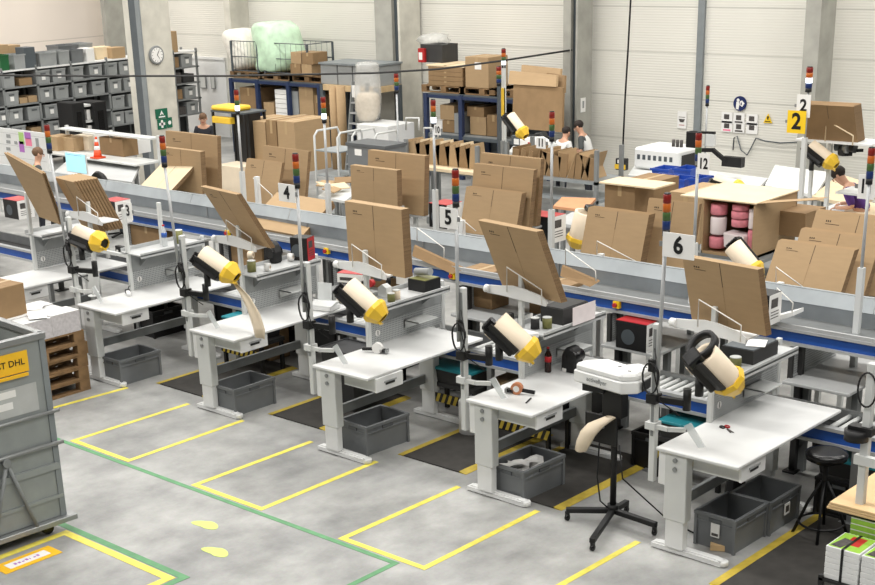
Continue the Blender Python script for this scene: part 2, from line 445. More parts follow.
def make_back(t, x=.135, hx=0, holder=True):
    MB().box(x, .62, .97, x + .025, 1.72, 1.2).build('perforated_panel', 'perf', t)
    MB().box(x, .62, 1.2, x + .025, 1.72, 1.42).build('back_panel', 'panel_grey', t, .003)
    for y in (.58, 1.72): MB().box(x - .01, y, .9, x + .035, y + .045, 2.0 if y < 1 else 1.45).build('upright', 'frame', t, .004)
    s = MB().box(x - .1, .58, 1.43, x + .3, 1.55, 1.445).box(x + .285, .58, 1.405, x + .3, 1.55, 1.47).box(x - .1, .58, 1.445, x - .09, 1.55, 1.49).build('shelf', 'frame_mid', t)
    MB().prism([(x + .03, .75, 1.43), (x + .27, .75, 1.43), (x + .03, .75, 1.25)], (0, .006, 0)).build('shelf_bracket', 'frame_grey', t)
    MB().prism([(x + .03, 1.4, 1.43), (x + .27, 1.4, 1.43), (x + .03, 1.4, 1.25)], (0, .006, 0)).build('shelf_bracket', 'frame_grey', t)
    MB().box(x + .03, 1.12, 1.13, x + .24, 1.42, 1.14).box(x + .03, 1.12, 1.05, x + .04, 1.42, 1.14).prism([(x + .03, 1.12, 1.14), (x + .03, 1.12, 1.04), (x + .24, 1.12, 1.14)], (0, .005, 0)).build('small_tray', 'frame', t)
    sg = MB().cyl((x + .026, .72, 1.09), (x + .031, .72, 1.09), .034, n=20).build('warning_disc', 'paper', t)
    MB().box(x + .031, .715, 1.065, x + .0325, .725, 1.115).build('pictogram', 'black', sg)
    # tray that carries the flattened cartons
    if not holder: return
    if hx:
        MB().box(x - .01 + hx, .58, .93, x + .035 + hx, .625, 2.0).build('upright', 'frame', t, .004)
        MB().box(x - .01, 1.1, 1.445, x + .035, 1.145, 1.98).build('upright', 'frame', t, .004)
        MB().bar((x, .6, 1.4), (x + hx, .6, 1.4), .04, .04).build('side_rail', 'frame', t)
    x += hx
    pts = [(-.16, 1.78), (.55, 1.74), (.56, 1.79), (.5, 1.83), (.4, 1.85), (.3, 1.87), (.16, 1.88), (.02, 1.86), (-.1, 1.85), (-.17, 1.83)]
    MB().prism([(x - .22 + p, .55, z) for p, z in pts], (0, .018, 0)).box(x - .36, .56, 1.765, x + .34, .8, 1.78).cyl((x - .38, .56, 1.81), (x - .32, .56, 1.81), .038, n=12).build('carton_tray', 'white', t)
    w = [(x - .1, .53, 1.82), (x - .1, .53, 2.06), (x + .3, .53, 1.9), (x + .3, .53, 1.76)]
    MB().tube(w, .006, 6).build('wire_guard', 'wire', t)
DESK = {}
proto = make_desk()
for k in range(0, 6):
    t = proto if k == 5 else dup(proto, (0, 0, 0))
    t.location = (OR[k][0], OR[k][1], 0)
    t['label'] = 'white height-adjustable packing desk ' + WHERE[k]; t['group'] = 'packing desks of the front row'
    DESK[k] = t
for k in range(0, 6):
    make_drawer(DESK[k], .04 if k == 3 else 0)
    make_back(DESK[k], hx=-.72 if k == 1 else 0, holder=k > 0)
    DESK[k].scale = (1, 1, .97)

# signal posts ------------------------------------------------------------
def make_signal(t, x, y, z0, z1, r=.032, lit=None, tip=0):
    """coloured column light on top of its pole"""
    MB().tube([(x, y, z0), (x + tip, y, z1)], .016, 8).build('pole', 'alu', t)
    x += tip
    h = (z1, .29)
    MB().cyl((x, y, z1 - .03), (x, y, z1 + .02), r * .95, n=14).build('lamp_socket', 'black', t)
    s = (.29 - .02) / 4
    for i, c in enumerate(('lamp_blue', 'lamp_green', 'lamp_amber', 'lamp_red')):
        zz = z1 + .02 + i * s
        mk = 'lamp_lit' if lit == i else c
        MB().lathe((x, y, zz), (x, y, zz + s), [(0, r * .9), (.06, r), (.94, r), (1, r * .9)], 14).build('lamp_lens', mk, t)
    MB().cyl((x, y, z1 + .29), (x, y, z1 + .3), r * .8, n=14).build('lamp_cap', 'black', t)
def make_post(k, tilt=0):
    ox, oy = OR[k]
    t = thing('signal_post', SIGL[k], 'signal post', (ox - .035, oy + .03, 0), 0, 'signal posts of the front row')
    MB().box(.06, -.17, .6, .115, -.115, 1.94).build('post', 'frame', t, .005)
    MB().box(.075, -.175, 1.0, .1, -.17, 1.9).build('post_groove', 'frame_grey', t)
    MB().box(.05, -.2, 1.55, .11, -.11, 1.65).build('pole_clamp', 'black', t)
    make_signal(t, .06 + {5: .07}.get(k, 0), -.185, 1.45, 2.69, tip={1: -.12, 2: -.1, 5: .035}.get(k, 0))
    # cable coiled on the post
    c = []
    for i in range(34):
        w = i / 33 * 2 * math.pi * 2.2
        c.append((.08 + (.075 + .004 * math.sin(3 * w)) * math.cos(w), -.195 - .002 * i / 3, 1.5 + .13 * math.sin(w)))
    MB().tube([(.1, -.19, 1.75)] + c + [(.16, -.19, 1.32), (.3, -.1, 1.2)], .0055, 5).build('coiled_cable', 'black', t)
    # swinging arms
    MB().box(.035, -.2, 1.28, .13, -.1, 1.36).build('arm_clamp', 'black', t, .004)
    p = NOZ[k][3]
    MB().bar((.1, -.15, 1.32), (p[0], p[1], 1.3), .05, .05).cyl((p[0], p[1], 1.24), (p[0], p[1], 1.42), .034, n=10).build('dispenser_arm', 'black', t)
    MB().box(.035, -.2, 1.06, .13, -.1, 1.12).bar((.1, -.17, 1.09), (.24, -.17, 1.09), .03, .035).bar((.24, -.17, 1.09), (.36, -.1, 1.09), .03, .035).build('lower_arm', 'frame', t)
    MB().prism([(.34, -.1, 1.12), (.4, -.1, 1.16), (.54, -.1, .985), (.48, -.1, .965)], (0, .012, 0)).build('deflector_plate', 'acrylic', t)
    return t
SIGL = {1: 'grey post with coloured signal light beside the desk next to the pallet stack', 2: 'grey post with coloured signal light before the steel trough, second from left',
        3: 'grey post with signal light carrying the number plate 4', 4: 'grey post with signal light carrying the number plate 5', 5: 'grey post with signal light carrying the number plate 6', 0: 'grey post with signal light at the far left by the whiteboard'}
# paper dispensers: two photo points of the tube axis, their depths from the station origin, arm joint
NOZ = {1: ((78, 233, -.05), (112, 247, 0), 'a', (.3, 0)), 2: ((203, 254, -.1), (231, 274, 0), 'a', (.3, -.05)), 3: ((348, 286, -.1), (374, 310, -.02), 'a', (.3, -.05)),
       4: ((498, 321, -.1), (522, 344, 0), 'a', (.3, -.05)), 5: ((704, 354, -.16), (731, 383, .08), 'a', (.33, -.05)), 0: None}
def make_dispenser(name, label, p0, p1, r=.09, group='paper dispensers', q0=(-.55, -.55, -.62)):
    """cream paper tube in a black cradle with a yellow funnel; built along p0 -> p1"""
    p0 = Vector(p0); p1 = Vector(p1); d = (p1 - p0).normalized(); L = .36
    side = d.cross(Vector((0, 0, 1))).normalized(); up = side.cross(d)
    t = thing(name, label, 'paper dispenser', p0, 0, group)
    e = d * L
    MB().lathe((0, 0, 0), e, [(0, r * .72), (0, r), (1, r)], 20, False).lathe((0, 0, 0), e, [(0, r * .72), (.98, r * .72)], 20, False).build('paper_tube', 'cream', t)
    MB().cyl(e * .96, e * .97, r * .9, n=18).build('tube_end', 'kraft_light', t)
    # cradle along the lower flank of the tube
    q0 = Vector(q0); q0 = (q0 - d * q0.dot(d)).normalized(); q1 = d.cross(q0)
    b = MB(); n = 9; vs = []; fs = []
    for i in range(n):
        w = math.pi * (-.36 + .72 * i / (n - 1))
        q = q0 * math.cos(w) + q1 * math.sin(w)
        for rr, tt in ((r * 1.03, -.03), (r * 1.03, L * .84), (r * 1.2, L * .84), (r * 1.2, -.03)): vs.append(q * rr + d * tt)
    for i in range(n - 1):
        for j in range(4): fs.append((i * 4 + j, i * 4 + (j + 1) % 4, i * 4 + 4 + (j + 1) % 4, i * 4 + 4 + j))
    fs += [(0, 1, 2, 3), tuple((n - 1) * 4 + j for j in (3, 2, 1, 0))]
    b.add(vs, fs)
    body = b.build('cradle', 'black', t)
    Rm = Matrix((q1, d, q0)).transposed()
    MB().cbox(d * L * .36 + q0 * r * 1.18, (r * 1.25, L * .9, r * .6), Rm).build('drive_housing', 'black', body, .012)
    MB().cbox(d * (-.035) + q0 * r * .75, (r * 1.5, .07, r * 1.2), Rm).build('end_block', 'blackgloss', body, .012)
    MB().cyl(d * .03 + q0 * r * 1.48, d * .03 + q0 * r * 1.56, r * .36, n=14).build('knob', 'cream', body)
    m0 = d * L * .4 + q0 * r * 1.3
    MB().cyl(m0, m0 + Vector((0, 0, -.15)), .035, n=10).build('mount_stub', 'black', body)
    # yellow funnel
    f = MB().lathe(d * L * .88, d * (L + .1), [(0, r * 1.06), (0, r * 1.2), (.3, r * 1.28), (1, r * .72), (1, r * .6), (.25, r * 1.1)], 8, False)
    for fc in f.bm.faces: fc.smooth = False
    f = f.build('funnel', 'yellow', t)
    MB().cyl(d * (L + .07), d * (L + .072), r * .8, n=8).build('funnel_mouth', 'dark', f)
    MB().cbox(d * (L + .08) + q0 * r * .5, (.09, .09, .02), Rm).build('funnel_lip', 'yellow', f)
    return t
NZL = {1: 'cream paper tube dispenser with yellow funnel lying almost level over the desk beside the pallets', 2: 'cream paper dispenser with yellow funnel and a paper strip hanging out',
       3: 'cream paper dispenser with yellow funnel above the middle desk with tape dispenser', 4: 'cream paper dispenser with yellow funnel left of the cola bottle', 5: 'paper dispenser with open hollow tube end facing the viewer, by the nearest desk'}
for k in range(1, 6):
    (x0, y0, d0), (x1, y1, d1) = NOZ[k][:2]
    oy = OR[k][1]
    DSP = make_dispenser('paper_dispenser', NZL[k], at(x0, y0, Y=oy + d0), at(x1, y1, Y=oy + d1), .112 if k == 5 else .104)
    make_post(k)
    if k == 5:
        dd = (at(x1, y1, Y=oy + d1) - at(x0, y0, Y=oy + d0)).normalized(); cc = Vector((-.07, .05, .06))
        MB().lathe(cc, cc + dd * .06, [(0, .1), (0, .135), (1, .135), (1, .1), (0, .1)], 22, False).build('guide_ring', 'black', DSP)
# strip of paper hanging from the second dispenser
q0 = [at(x, y, Y=OR[2][1] + .06) for x, y in ((234, 282), (245, 295), (254, 312), (259, 328), (260, 338))]
b = MB(); vs = []; fs = []
for i, p in enumerate(q0):
    w = (.04, .08, .1, .1, .08)[i]
    for dx, dy in ((-w, 0), (-w * .3, -.02), (w * .3, .012), (w, -.01)): vs.append(p + Vector((dx, dy, 0)))
for i in range(len(q0) - 1):
    for j in range(3): fs.append((i * 4 + j, i * 4 + j + 1, i * 4 + 5 + j, i * 4 + 4 + j))
b.add(vs, fs, True); o = b.build('paper_strip', 'cream'); so = o.modifiers.new('thick', 'SOLIDIFY'); so.thickness = .004
tag(o, 'crumpled cream paper strip hanging from the dispenser over the second desk', 'paper')

# number plates -----------------------------------------------------------
def plate(num, px, py, Y, label, side=1, w=.19, h=.21, mk='paper', yaw=0, group='numbered plates on the poles'):
    p = at(px, py, Y=Y)
    t = thing('number_plate', label, 'number plate', p, R(yaw), group)
    MB().box(-w / 2, -.004, -h / 2, w / 2, .004, h / 2).build('plate', mk, t)
    text('numeral', num, min(h * .98, w * 1.1), 'black', t, (0, -.0055, 0), bold=.03, sx=.95 if len(num) == 1 else .72)
    MB().box(side * (-w / 2 - .03), -.003, -.02, side * (-w / 2), .003, .02).build('clip', 'steel', t)
    return t
plate('4', 287, 193, OR[3][1] - .185, 'white plate with black number 4 on the middle pole', -1, w=.23, h=.17)
plate('5', 448.5, 218, OR[4][1] - .185, 'white plate with black number 5 on the pole', -1, w=.2, h=.18)
plate('6', 678.5, 246, OR[5][1] - .185, 'white plate with black number 6 on the nearest pole', 1, w=.28, h=.19)
plate('3', 128, 211, OR[2][1] + .6, 'white plate with black number 3 beside the leaning cartons', -1, w=.16)

# -------------------------------------------------- flattened cartons in racks
def make_carton(w, h, th):
    t = thing('flattened_carton', 'x', 'flattened carton')
    MB().m(0).box(-w / 2, -th / 2, 0, w / 2, th / 2, h).build('board', 'kraft', t)
    return t
def stack(base, w, h, n, lean, yaw, label, group, th=.016, front=-1, mk='kraft', tilts=None, first=True, crease=.5, printed=True, gap=.002, hs=None, dxs=None):
    """n flattened cartons standing one behind the other; lean tips the tops away (+) or forward (-)"""
    proto = None
    Rz = Matrix.Rotation(yaw, 3, 'Z')
    for i in range(n):
        t = thing('flattened_carton', (label[0] if i == 0 else label[1]), 'flattened carton', (0, 0, 0), 0, group)
        hh = (hs[i] if hs else h); ww = w
        k = [mk, 'kraft_edge', 'ink']
        b = MB()
        b.m(0).box(-ww / 2, -th / 2, 0, ww / 2, th / 2, hh)
        b.build('board', [mk, 'kraft_edge'], t)
        if i == 0:
            MB().box(-ww * (.5 - crease) - .003, -th / 2 - .0012, hh * .63, -ww * (.5 - crease) + .003, -th / 2, hh * .99).build('flap_slit', 'ink', t)
            MB().box(-ww * (.5 - crease) - .0015, -th / 2 - .0008, .01, -ww * (.5 - crease) + .0015, -th / 2, hh * .63).build('crease', 'kraft_dark', t)
            if printed:
                b = MB()
                for q in range(3): b.box(-ww * .36 + q * .022, -th / 2 - .001, hh * .86, -ww * .36 + q * .022 + .013, -th / 2, hh * .885)
                b.box(-ww * .36, -th / 2 - .001, hh * .83, -ww * .2, -th / 2, hh * .838).build('stamped_print', 'ink', t)
        MB().box(ww / 2, -th / 2, 0, ww / 2 + .0015, th / 2, hh).build('cut_edge', 'kraft_edge', t)
        ln = lean + (tilts[i] if tilts else 0)
        off = Rz @ Vector(((dxs[i] if dxs else 0), i * (th + gap) / max(.5, math.cos(ln)), 0))
        t.location = Vector(base) + off
        t.rotation_euler = (Matrix.Rotation(yaw, 4, 'Z') @ Matrix.Rotation(-ln, 4, 'X')).to_euler()
def near_stack(k, lean, n, yaw=0, w=.76, h=.56, dz=0, dx=0, dy=0, tilts=None, th=.016, crease=.5):
    ox, oy = OR[k]
    stack((ox + .25 + dx, oy + .66 + dy, 1.735 + dz), w, h, n, R(lean), R(yaw), CLB[k], CGR[k], tilts=tilts, th=th, crease=crease)
CLB = {1: ('front one of the strongly leaning flattened cartons at the far left of the row', 'flattened carton behind the front one at the far left of the row'),
       2: ('foremost flattened carton tipping left in front of the steel trough', 'flattened carton behind the one tipping left in front of the trough'),
       3: ('foremost upright flattened carton in the middle rack above the red box', 'flattened carton behind the upright one in the middle rack'),
       4: ('foremost flattened carton right of number 5, tipping forward', 'flattened carton behind the one right of number 5'),
       5: ('foremost flattened carton right below number 6', 'flattened carton behind the one below number 6')}
CGR = {k: 'flattened cartons in the rack of desk ' + w for k, w in {1: 'beside pallets', 2: 'with hanging paper', 3: 'in the middle', 4: 'with the bottle', 5: 'nearest the viewer'}.items()}
near_stack(5, -16, 4, -6, w=.74, h=.6, dz=.03)
near_stack(4, -24, 4, -8, h=.76, w=.76, dx=-.02)
near_stack(3, -2, 6, -2, h=.68, w=.8, dz=-.02)
near_stack(2, -31, 3, -9, h=.74, w=.74, dy=.05)
A_ = [at(40, 216, Y=.62), at(61, 224, Y=.5), at(43, 173, Y=.2), at(5, 152, Y=.2)]
for i in range(2):
    o_ = Vector((.01, .03, .0)) * i
    nn = (A_[1] - A_[0]).cross(A_[3] - A_[0]).normalized() * .016
    t = thing('flattened_carton', ('large flattened carton leaning far out to the left at the far left of the row', 'large flattened carton behind the one leaning far out at the far left')[i], 'flattened carton', A_[0] + o_, 0, 'leaning boards at the far left')
    q = [p - A_[0] for p in A_]
    MB().hexa(q + [p + nn for p in q]).build('board', 'kraft', t)
    MB().hexa([q[1], q[1] + (q[1] - q[0]) * .01, q[2] + (q[1] - q[0]) * .01, q[2]] + [p + nn for p in (q[1], q[1] + (q[1] - q[0]) * .01, q[2] + (q[1] - q[0]) * .01, q[2])]).build('cut_edge', 'kraft_edge', t)
q = at(97, 229, Y=.75)
stack((q.x - .05, .72, q.z), .5, .72, 8, R(-24), R(-8), ('front flattened carton of the thicker pack right of the far left leaning board', 'flattened carton in the thicker pack right of the far left leaning board'), 'thicker carton pack at the far left', printed=False, th=.03, gap=.008)

# --------------------------------------------------------------- conveyors
XL, XR = -15.5, 6.0
t = thing('belt_conveyor', 'long belt conveyor with blue side rail and high steel trough running behind the desks', 'conveyor', (0, 0, 0))
MB().box(XL, 2.1, 1.285, XR, 2.16, 1.385).build('side_rail', 'blue', t)
MB().box(XL, 2.07, 1.385, XR, 2.17, 1.41).box(XL, 2.085, 1.41, XR, 2.11, 1.445).box(XL, 2.07, 1.26, XR, 2.17, 1.285).box(XL, 2.12, 1.41, XR, 2.135, 1.43).build('rail_profile', 'alu', t)
MB().box(XL, 2.17, 1.265, XR, 2.9, 1.28).build('belt', 'steel', t)
g = MB().box(XL, 2.9, 1.265, XR, 2.915, 1.44)
g.build('trough_wall', 'galv', t)
x = XL
i = 0
while x < XR - .1:                                             # bent sheet sections of the trough, each two metres long
    x1 = min(x + 2.0, XR)
    MB().prism([(x, 2.893, 1.43), (x, 2.9, 1.43), (x, 2.965, 1.555), (x, 2.958, 1.555)], (x1 - x - .008, 0, 0)).box(x, 2.958, 1.555, x1 - .008, 3.0, 1.561).build('trough_lip', 'galv_light', t)
    if i % 1 == 0: MB().box(x + .35, 2.888, 1.285, x + .37, 2.9, 1.43).build('wall_seam', 'steel', t)
    x = x1; i += 1
for k in range(-1, 7):
    for dx in (.12,):
        MB().box(2 * k - 8 + dx, 2.16, .02, 2 * k - 8 + dx + .06, 2.22, 1.26).box(2 * k - 8 + dx - .03, 2.1, 0, 2 * k - 8 + dx + .09, 2.28, .02).build('support_leg', 'dark', t)
for px, py in ((227, 233), (326, 251), (452, 276), (616, 305), (100, 211)):
    p = at(px, py, Y=2.06)
    s = MB().box(p.x - .035, 2.055, p.z - .035, p.x + .035, 2.1, p.z + .035).build('stop_switch', 'sign_yellow', t)
    MB().cyl((p.x - .005, 2.056, p.z), (p.x - .005, 2.03, p.z), .022, n=12).build('stop_button', 'red', s)
t = thing('roller_conveyor', 'low roller conveyor with blue front rail passing under the desk ends', 'conveyor', (0, 0, 0))
MB().box(XL, 1.36, .7, XR, 1.4, .8).build('front_rail', 'blue', t)
MB().box(XL, 1.345, .8, XR, 1.41, .83).box(XL, 1.345, .67, XR, 1.41, .7).build('rail_profile', 'alu', t)
MB().box(XL, 1.86, .7, XR, 1.9, .83).build('rear_rail', 'steel', t)
MB().box(XL, 1.42, .7, XR, 1.84, .72).build('gap_shade_pan', 'black', t)  # black colour stands for the shade in the gaps between rollers
nr = 0
for k in range(0, 6):                                          # rollers where the gaps between the desks show them
    for j in range(16):
        if nr >= 98: break
        x = 2 * k - 8 + .82 + j * .085
        MB().cyl((x, 1.4, .775), (x, 1.86, .775), .024, n=10).build('roller', 'frame', t); nr += 1
for k in range(-1, 7):
    for y in (1.38, 1.86): MB().box(2 * k - 6.9, y - .03, .015, 2 * k - 6.84, y + .03, .67).box(2 * k - 6.96, y - .06, 0, 2 * k - 6.78, y + .06, .015).build('support_leg', 'steel', t)

# ------------------------------------------------- desks on the far side
oppd = None
def opp_label(k): return 'grey packing table seen under the belt conveyor behind ' + {0: 'the far left desk', 1: 'the desk next to the pallets', 2: 'the desk with hanging paper', 3: 'the middle desk', 4: 'the cola bottle', 5: 'the nearest desk'}[k]
for k in range(0, 6):
    X = 2 * k - 8 + .12
    if oppd is None:
        t = thing('packing_table', opp_label(k), 'table', (X, 1.92, 0), 0, 'packing tables of the rear row')
        MB().box(0, 0, .93, .65, 1.62, .96).build('tabletop', 'grey_laminate', t, .005)
        for x, y in ((.06, .3), (.54, .3), (.06, 1.4), (.54, 1.4)): MB().box(x, y, 0, x + .06, y + .06, .93).build('leg', 'frame_grey', t)
        MB().box(.0, .15, .97, .02, 1.0, 1.24).build('perforated_panel', 'perf', t)
        MB().box(-.01, .11, .9, .03, .15, 1.25).build('upright', 'dark', t)
        MB().box(-.0, .15, .965, .03, 1.0, .98).build('panel_foot', 'alu', t)
        oppd = t
    else: dup(oppd, (X, 1.92, 0), label=opp_label(k))
OPS = [((699, 175), (699, 133), '12', 703.5, 164, 'beside the black display arm, carrying plate 12'), ((551, 165), (552, 112), '11', 541, 143, 'before the brown folders, carrying plate 11'),
       ((434, 150), (433, 100), '10', 437.5, 130, 'by the right rack, carrying plate 10'), ((328, 150), (323, 97), None, 0, 0, 'with a lit white lens in front of the ladder'),
       ((242, 150), (236, 90), None, 0, 0, 'with a lit white lens beside the yellow lid'), ((866, 200), (872, 148), '1', 866, 190, 'at the right edge, carrying plate 1')]
def far_signal(px0, px1, label, Z=2.98, lit=None, r=.032, plateno=None, base=1.0, Yfix=None, name='signal_post'):
    p = at(*px1, Y=Yfix) if Yfix else at(*px1, Z=Z)
    t = thing(name, label, 'signal post', (p.x, p.y, 0), 0, 'signal posts of the rear rows')
    MB().box(-.028, -.028, 0.0, .028, .028, p.z - 1.08).build('post', 'frame', t)
    make_signal(t, 0, 0, p.z - 1.2, p.z - .29, r, lit)
    return p
for (a, b2, num, px, py, lab) in OPS:
    p = far_signal(a, b2, 'signal post of the rear row ' + lab, lit=0 if num in ('10', None) else None)
    if num and num != '1': plate(num, px, py, p.y - .04, 'small white plate numbered ' + num + ' on a rear pole', -1 if num != '12' else 1, w=.13 if num != '10' else .1, h=.2 if num == '12' else .12, group='numbered plates of the rear row')
plate('11', 866.5, 187, 2.85, 'small white plate with narrow figures at the right edge', 1, w=.16, h=.22, group='numbered plates of the rear row')

def opp_stack(px0, py0, px1, py1, h, n, lean, key, Y=3.62, w=None, tilts=None, yaw=0, hs=None, dxs=None, mk='kraft', th=.016, gap=.002, printed=True):
    a, b2 = at(px0, py0, Y=Y), at(px1, py1, Y=Y)
    w = w or (b2.x - a.x)
    z = min(a.z, b2.z)
    stack(((a.x + b2.x) / 2, Y, z), w, h, n, R(lean), R(yaw), ('front flattened carton of the stack ' + key, 'flattened carton inside the stack ' + key), 'flattened cartons ' + key, tilts=tilts, hs=hs, dxs=dxs, mk=mk, th=th, gap=gap, printed=printed)
    tt = thing('carton_tray', 'grey tray carrying the carton stack ' + key, 'tray', ((a.x + b2.x) / 2, Y, 0), 0, 'trays of the rear row')
    dd = n * (th + gap) + .03
    MB().box(-w / 2, -.03, z - .025, w / 2, dd, z - .003).build('tray_plate', 'frame_mid', tt)
    for x in (-w * .3, w * .3): MB().box(x - .025, dd * .3, 0, x + .025, dd * .3 + .05, z - .025).build('support', 'frame', tt)
def wire(px, py, Y, label, flip=1):
    pts = [at(px[i], py[i], Y=Y) for i in range(len(px))]
    b = MB().tube(pts, .006, 6)
    q = pts[0]
    tt = tag(b.build('wire_guard', 'wire'), label, 'wire guard', 'wire guards of the rear row')
    return tt
K5 = 'left of number 6'
opp_stack(580, 257, 640, 266, .57, 7, 16, K5 + ', behind the trough')
opp_stack(640, 262, 690, 268, .72, 3, 12, 'between number 6 and the steel trough, standing taller', Y=3.95)
opp_stack(460, 231, 515, 240, .55, 5, 15, 'right behind number 5', dxs=[0, 0, 0, .0, 0])
opp_stack(470, 222, 529, 231, .72, 4, 8, 'second behind number 5', Y=3.85)
opp_stack(478, 218, 537, 224, .8, 4, 6, 'third and tallest behind number 5', Y=4.05)
opp_stack(352, 200, 398, 207, .46, 5, 1, 'just behind the upright cartons of the middle rack', Y=3.6)
opp_stack(368, 208, 424, 214, .76, 5, 4, 'tall and wide behind the middle rack', Y=3.95)
opp_stack(762, 291, 838, 301, .56, 5, 31, 'right of the nearest cartons, front', Y=3.55)
opp_stack(783, 288, 862, 303, .68, 5, 28, 'right of the nearest cartons, middle', Y=3.85)
opp_stack(796, 283, 884, 298, .82, 4, 26, 'right of the nearest cartons, rear', Y=4.15)
opp_stack(240, 205, 275, 212, .68, 3, 17, 'leaning back behind the number 4 pole', Y=3.6)
opp_stack(258, 205, 306, 212, .84, 3, 10, 'tall and standing behind the number 4 pole', Y=4.0, yaw=-4)
BR_, TR_, TL_ = at(302, 236, Y=2.72), at(333, 201, Y=3.45), at(277, 192, Y=3.45)
for i in range(5):
    P = [BR_ + (TL_ - TR_), BR_, TR_, TL_]; c = P[0].copy(); nn = (P[1] - P[0]).cross(P[3] - P[0]).normalized() * .014
    t = thing('flattened_carton', ('top carton of the pile tilted on the trough beneath the number 4 plate', 'carton inside the pile tilted on the trough beneath the number 4 plate')[i > 0], 'flattened carton', c - nn * 1.4 * i, 0, 'cartons tilted beneath the number 4 plate')
    q = [p - c for p in P]
    MB().hexa([p - nn for p in q] + q).build('board', 'kraft', t)
    e = (q[1] - q[0]) * .004
    MB().hexa([q[1] - nn, q[1] - nn + e, q[2] - nn + e, q[2] - nn, q[1], q[1] + e, q[2] + e, q[2]]).build('cut_edge', 'kraft_edge', t)
opp_stack(164, 188, 203, 194, .62, 5, 2, 'upright beside the exit sign pillar', Y=3.9)
opp_stack(168, 187, 219, 194, .86, 4, 4, 'tall behind the exit sign pillar pole', Y=4.2)
opp_stack(138, 187, 172, 192, .55, 3, 55, 'lying tilted on the trough edge by the pillar', Y=3.5, yaw=-6, printed=False, mk='kraft_light')

# --------------------------------------------------------------- floor crates
def make_crate(L=.58, W=.4, H=.31, mk='klt', name='storage_crate'):
    """stacking container: L along y, W along x"""
    t = thing(name, 'x', 'crate')
    b = MB().tub(-W / 2, -L / 2, 0, W / 2, L / 2, H, .016, .012)
    b.build('body', mk, t)
    r = MB()
    for z0, z1, e in ((H - .03, H, .012), (H - .085, H - .07, .006)):
        r.box(-W / 2 - e, -L / 2 - e, z0, W / 2 + e, -L / 2 + .006, z1).box(-W / 2 - e, L / 2 - .006, z0, W / 2 + e, L / 2 + e, z1)
        r.box(-W / 2 - e, -L / 2, z0, -W / 2 + .006, L / 2, z1).box(W / 2 - .006, -L / 2, z0, W / 2 + e, L / 2, z1)
    r.build('rim', mk, t)
    for sx in (-1, 1):
        for sy in (-1, 1):
            r = MB(); x, y = sx * (W / 2 - .004), sy * (L / 2 - .004)
            r.box(x - .016, y - .016, .0, x + .012, y + .012, H - .03) if sx > 0 else r.box(x - .012, y - .012, 0, x + .016, y + .016, H - .03)
            r.build('corner_rib', mk, t)
    for s in (-1, 1):
        h = MB()
        h.box(-.06, s * (L / 2 + .004) - .006, H - .068, .06, s * (L / 2 + .004) + .006, H - .036)
        h.build('grip', 'klt_dark', t)
    for s in (-1, 1):
        MB().box(s * (W / 2 + .002) - .006, -.07, H - .068, s * (W / 2 + .002) + .006, .07, H - .036).build('grip', 'klt_dark', t)
    return t
cr = make_crate()
cr.location = (-5.42, .15, 0); cr['label'] = 'empty grey crate under the desk beside the pallet stack'; cr['group'] = 'grey crates under the desks'
def at_crate(x, y, label, rz=0): return dup(cr, (x, y, 0), rz, label)
at_crate(-3.5, .25, 'empty grey crate under the desk with the hanging paper')
at_crate(-1.5, .27, 'empty grey crate under the middle desk with the tape dispenser', R(-3))
c4 = at_crate(.46, .28, 'grey crate holding scrap paper, under the desk with the bottle', R(-2))
c5 = at_crate(2.5, .44, 'front grey crate with white tag under the nearest desk', R(-1))
c6 = at_crate(2.53, .96, 'rear grey crate behind the tagged crate under the nearest desk')
MB().box(-.03, -.312, .12, .055, -.303, .24).m(1).box(-.02, -.3125, .13, .045, -.312, .155).build('tag_card', ['paper', 'photo_dark'], c5)
MB().box(.208, -.03, .12, .216, .07, .22).m(1).box(.216, -.015, .14, .2165, .055, .2).build('tag_card', ['paper', 'photo_dark'], c6)
c5.scale = c6.scale = (.95, .86, 1)
random.seed(4)
for i in range(5):
    b = MB(); x, y = .46 + random.uniform(-.08, .08), .28 + random.uniform(-.16, .12); w = random.uniform(0, 3)
    ca, sa = math.cos(w), math.sin(w); vs = []
    for a2 in range(5):
        for c2 in range(3):
            u, v = (a2 / 4 - .5) * .28, (c2 / 2 - .5) * .13
            vs.append((x + ca * u - sa * v, y + sa * u + ca * v, .21 + i * .018 + .025 * math.sin(a2 * 1.4 + i) + .02 * (c2 % 2)))
    fs = [(r * 3 + c, r * 3 + c + 1, r * 3 + c + 4, r * 3 + c + 3) for r in range(4) for c in range(2)]
    o = b.add(vs, fs, True).build('scrap_paper', 'paper'); sm = o.modifiers.new('t', 'SOLIDIFY'); sm.thickness = .003
    tag(o, 'crumpled white scrap paper lying in the grey crate under the bottle desk', 'paper', 'scrap papers in the crate')

# tall black bin between second and middle desk, extinguisher-like grey drum, boxes under desks
t = thing('waste_bin', 'tall open black bin standing between the hanging-paper desk and the middle desk', 'bin', (-2.55, 1.0, 0))
MB().tub(-.24, -.2, .0, .24, .2, .68, .015, .03).build('bin_body', 'dark', t)
MB().tub(-.26, -.22, .655, .26, .22, .69, .03).build('bin_rim', 'black', t)
tag(MB().lathe((-.95, 1.15, .0), (-.95, 1.15, .36), [(0, .12), (.02, .13), (.96, .13), (1, .12)], 20).build('foam_roll', 'white'), 'small white roll standing on the floor at the back of the middle desk', 'roll')
def carton_box(name, c, d, label, cat='box', mk='kraft', rz=0, group=None, tape=True, tapemk='tape'):
    t = thing(name, label, cat, c, rz, group)
    x, y, z = d
    MB().box(-x / 2, -y / 2, 0, x / 2, y / 2, z).build('carton', [mk], t, .004)
    if tape:
        MB().box(-.025, -y / 2 - .001, z * .7, .025, y / 2 + .001, z + .0015).build('tape_strip', tapemk, t)
        MB().box(-x / 2, -.0015, z, x / 2, .0015, z + .001).build('flap_seam', 'kraft_edge', t)
    return t
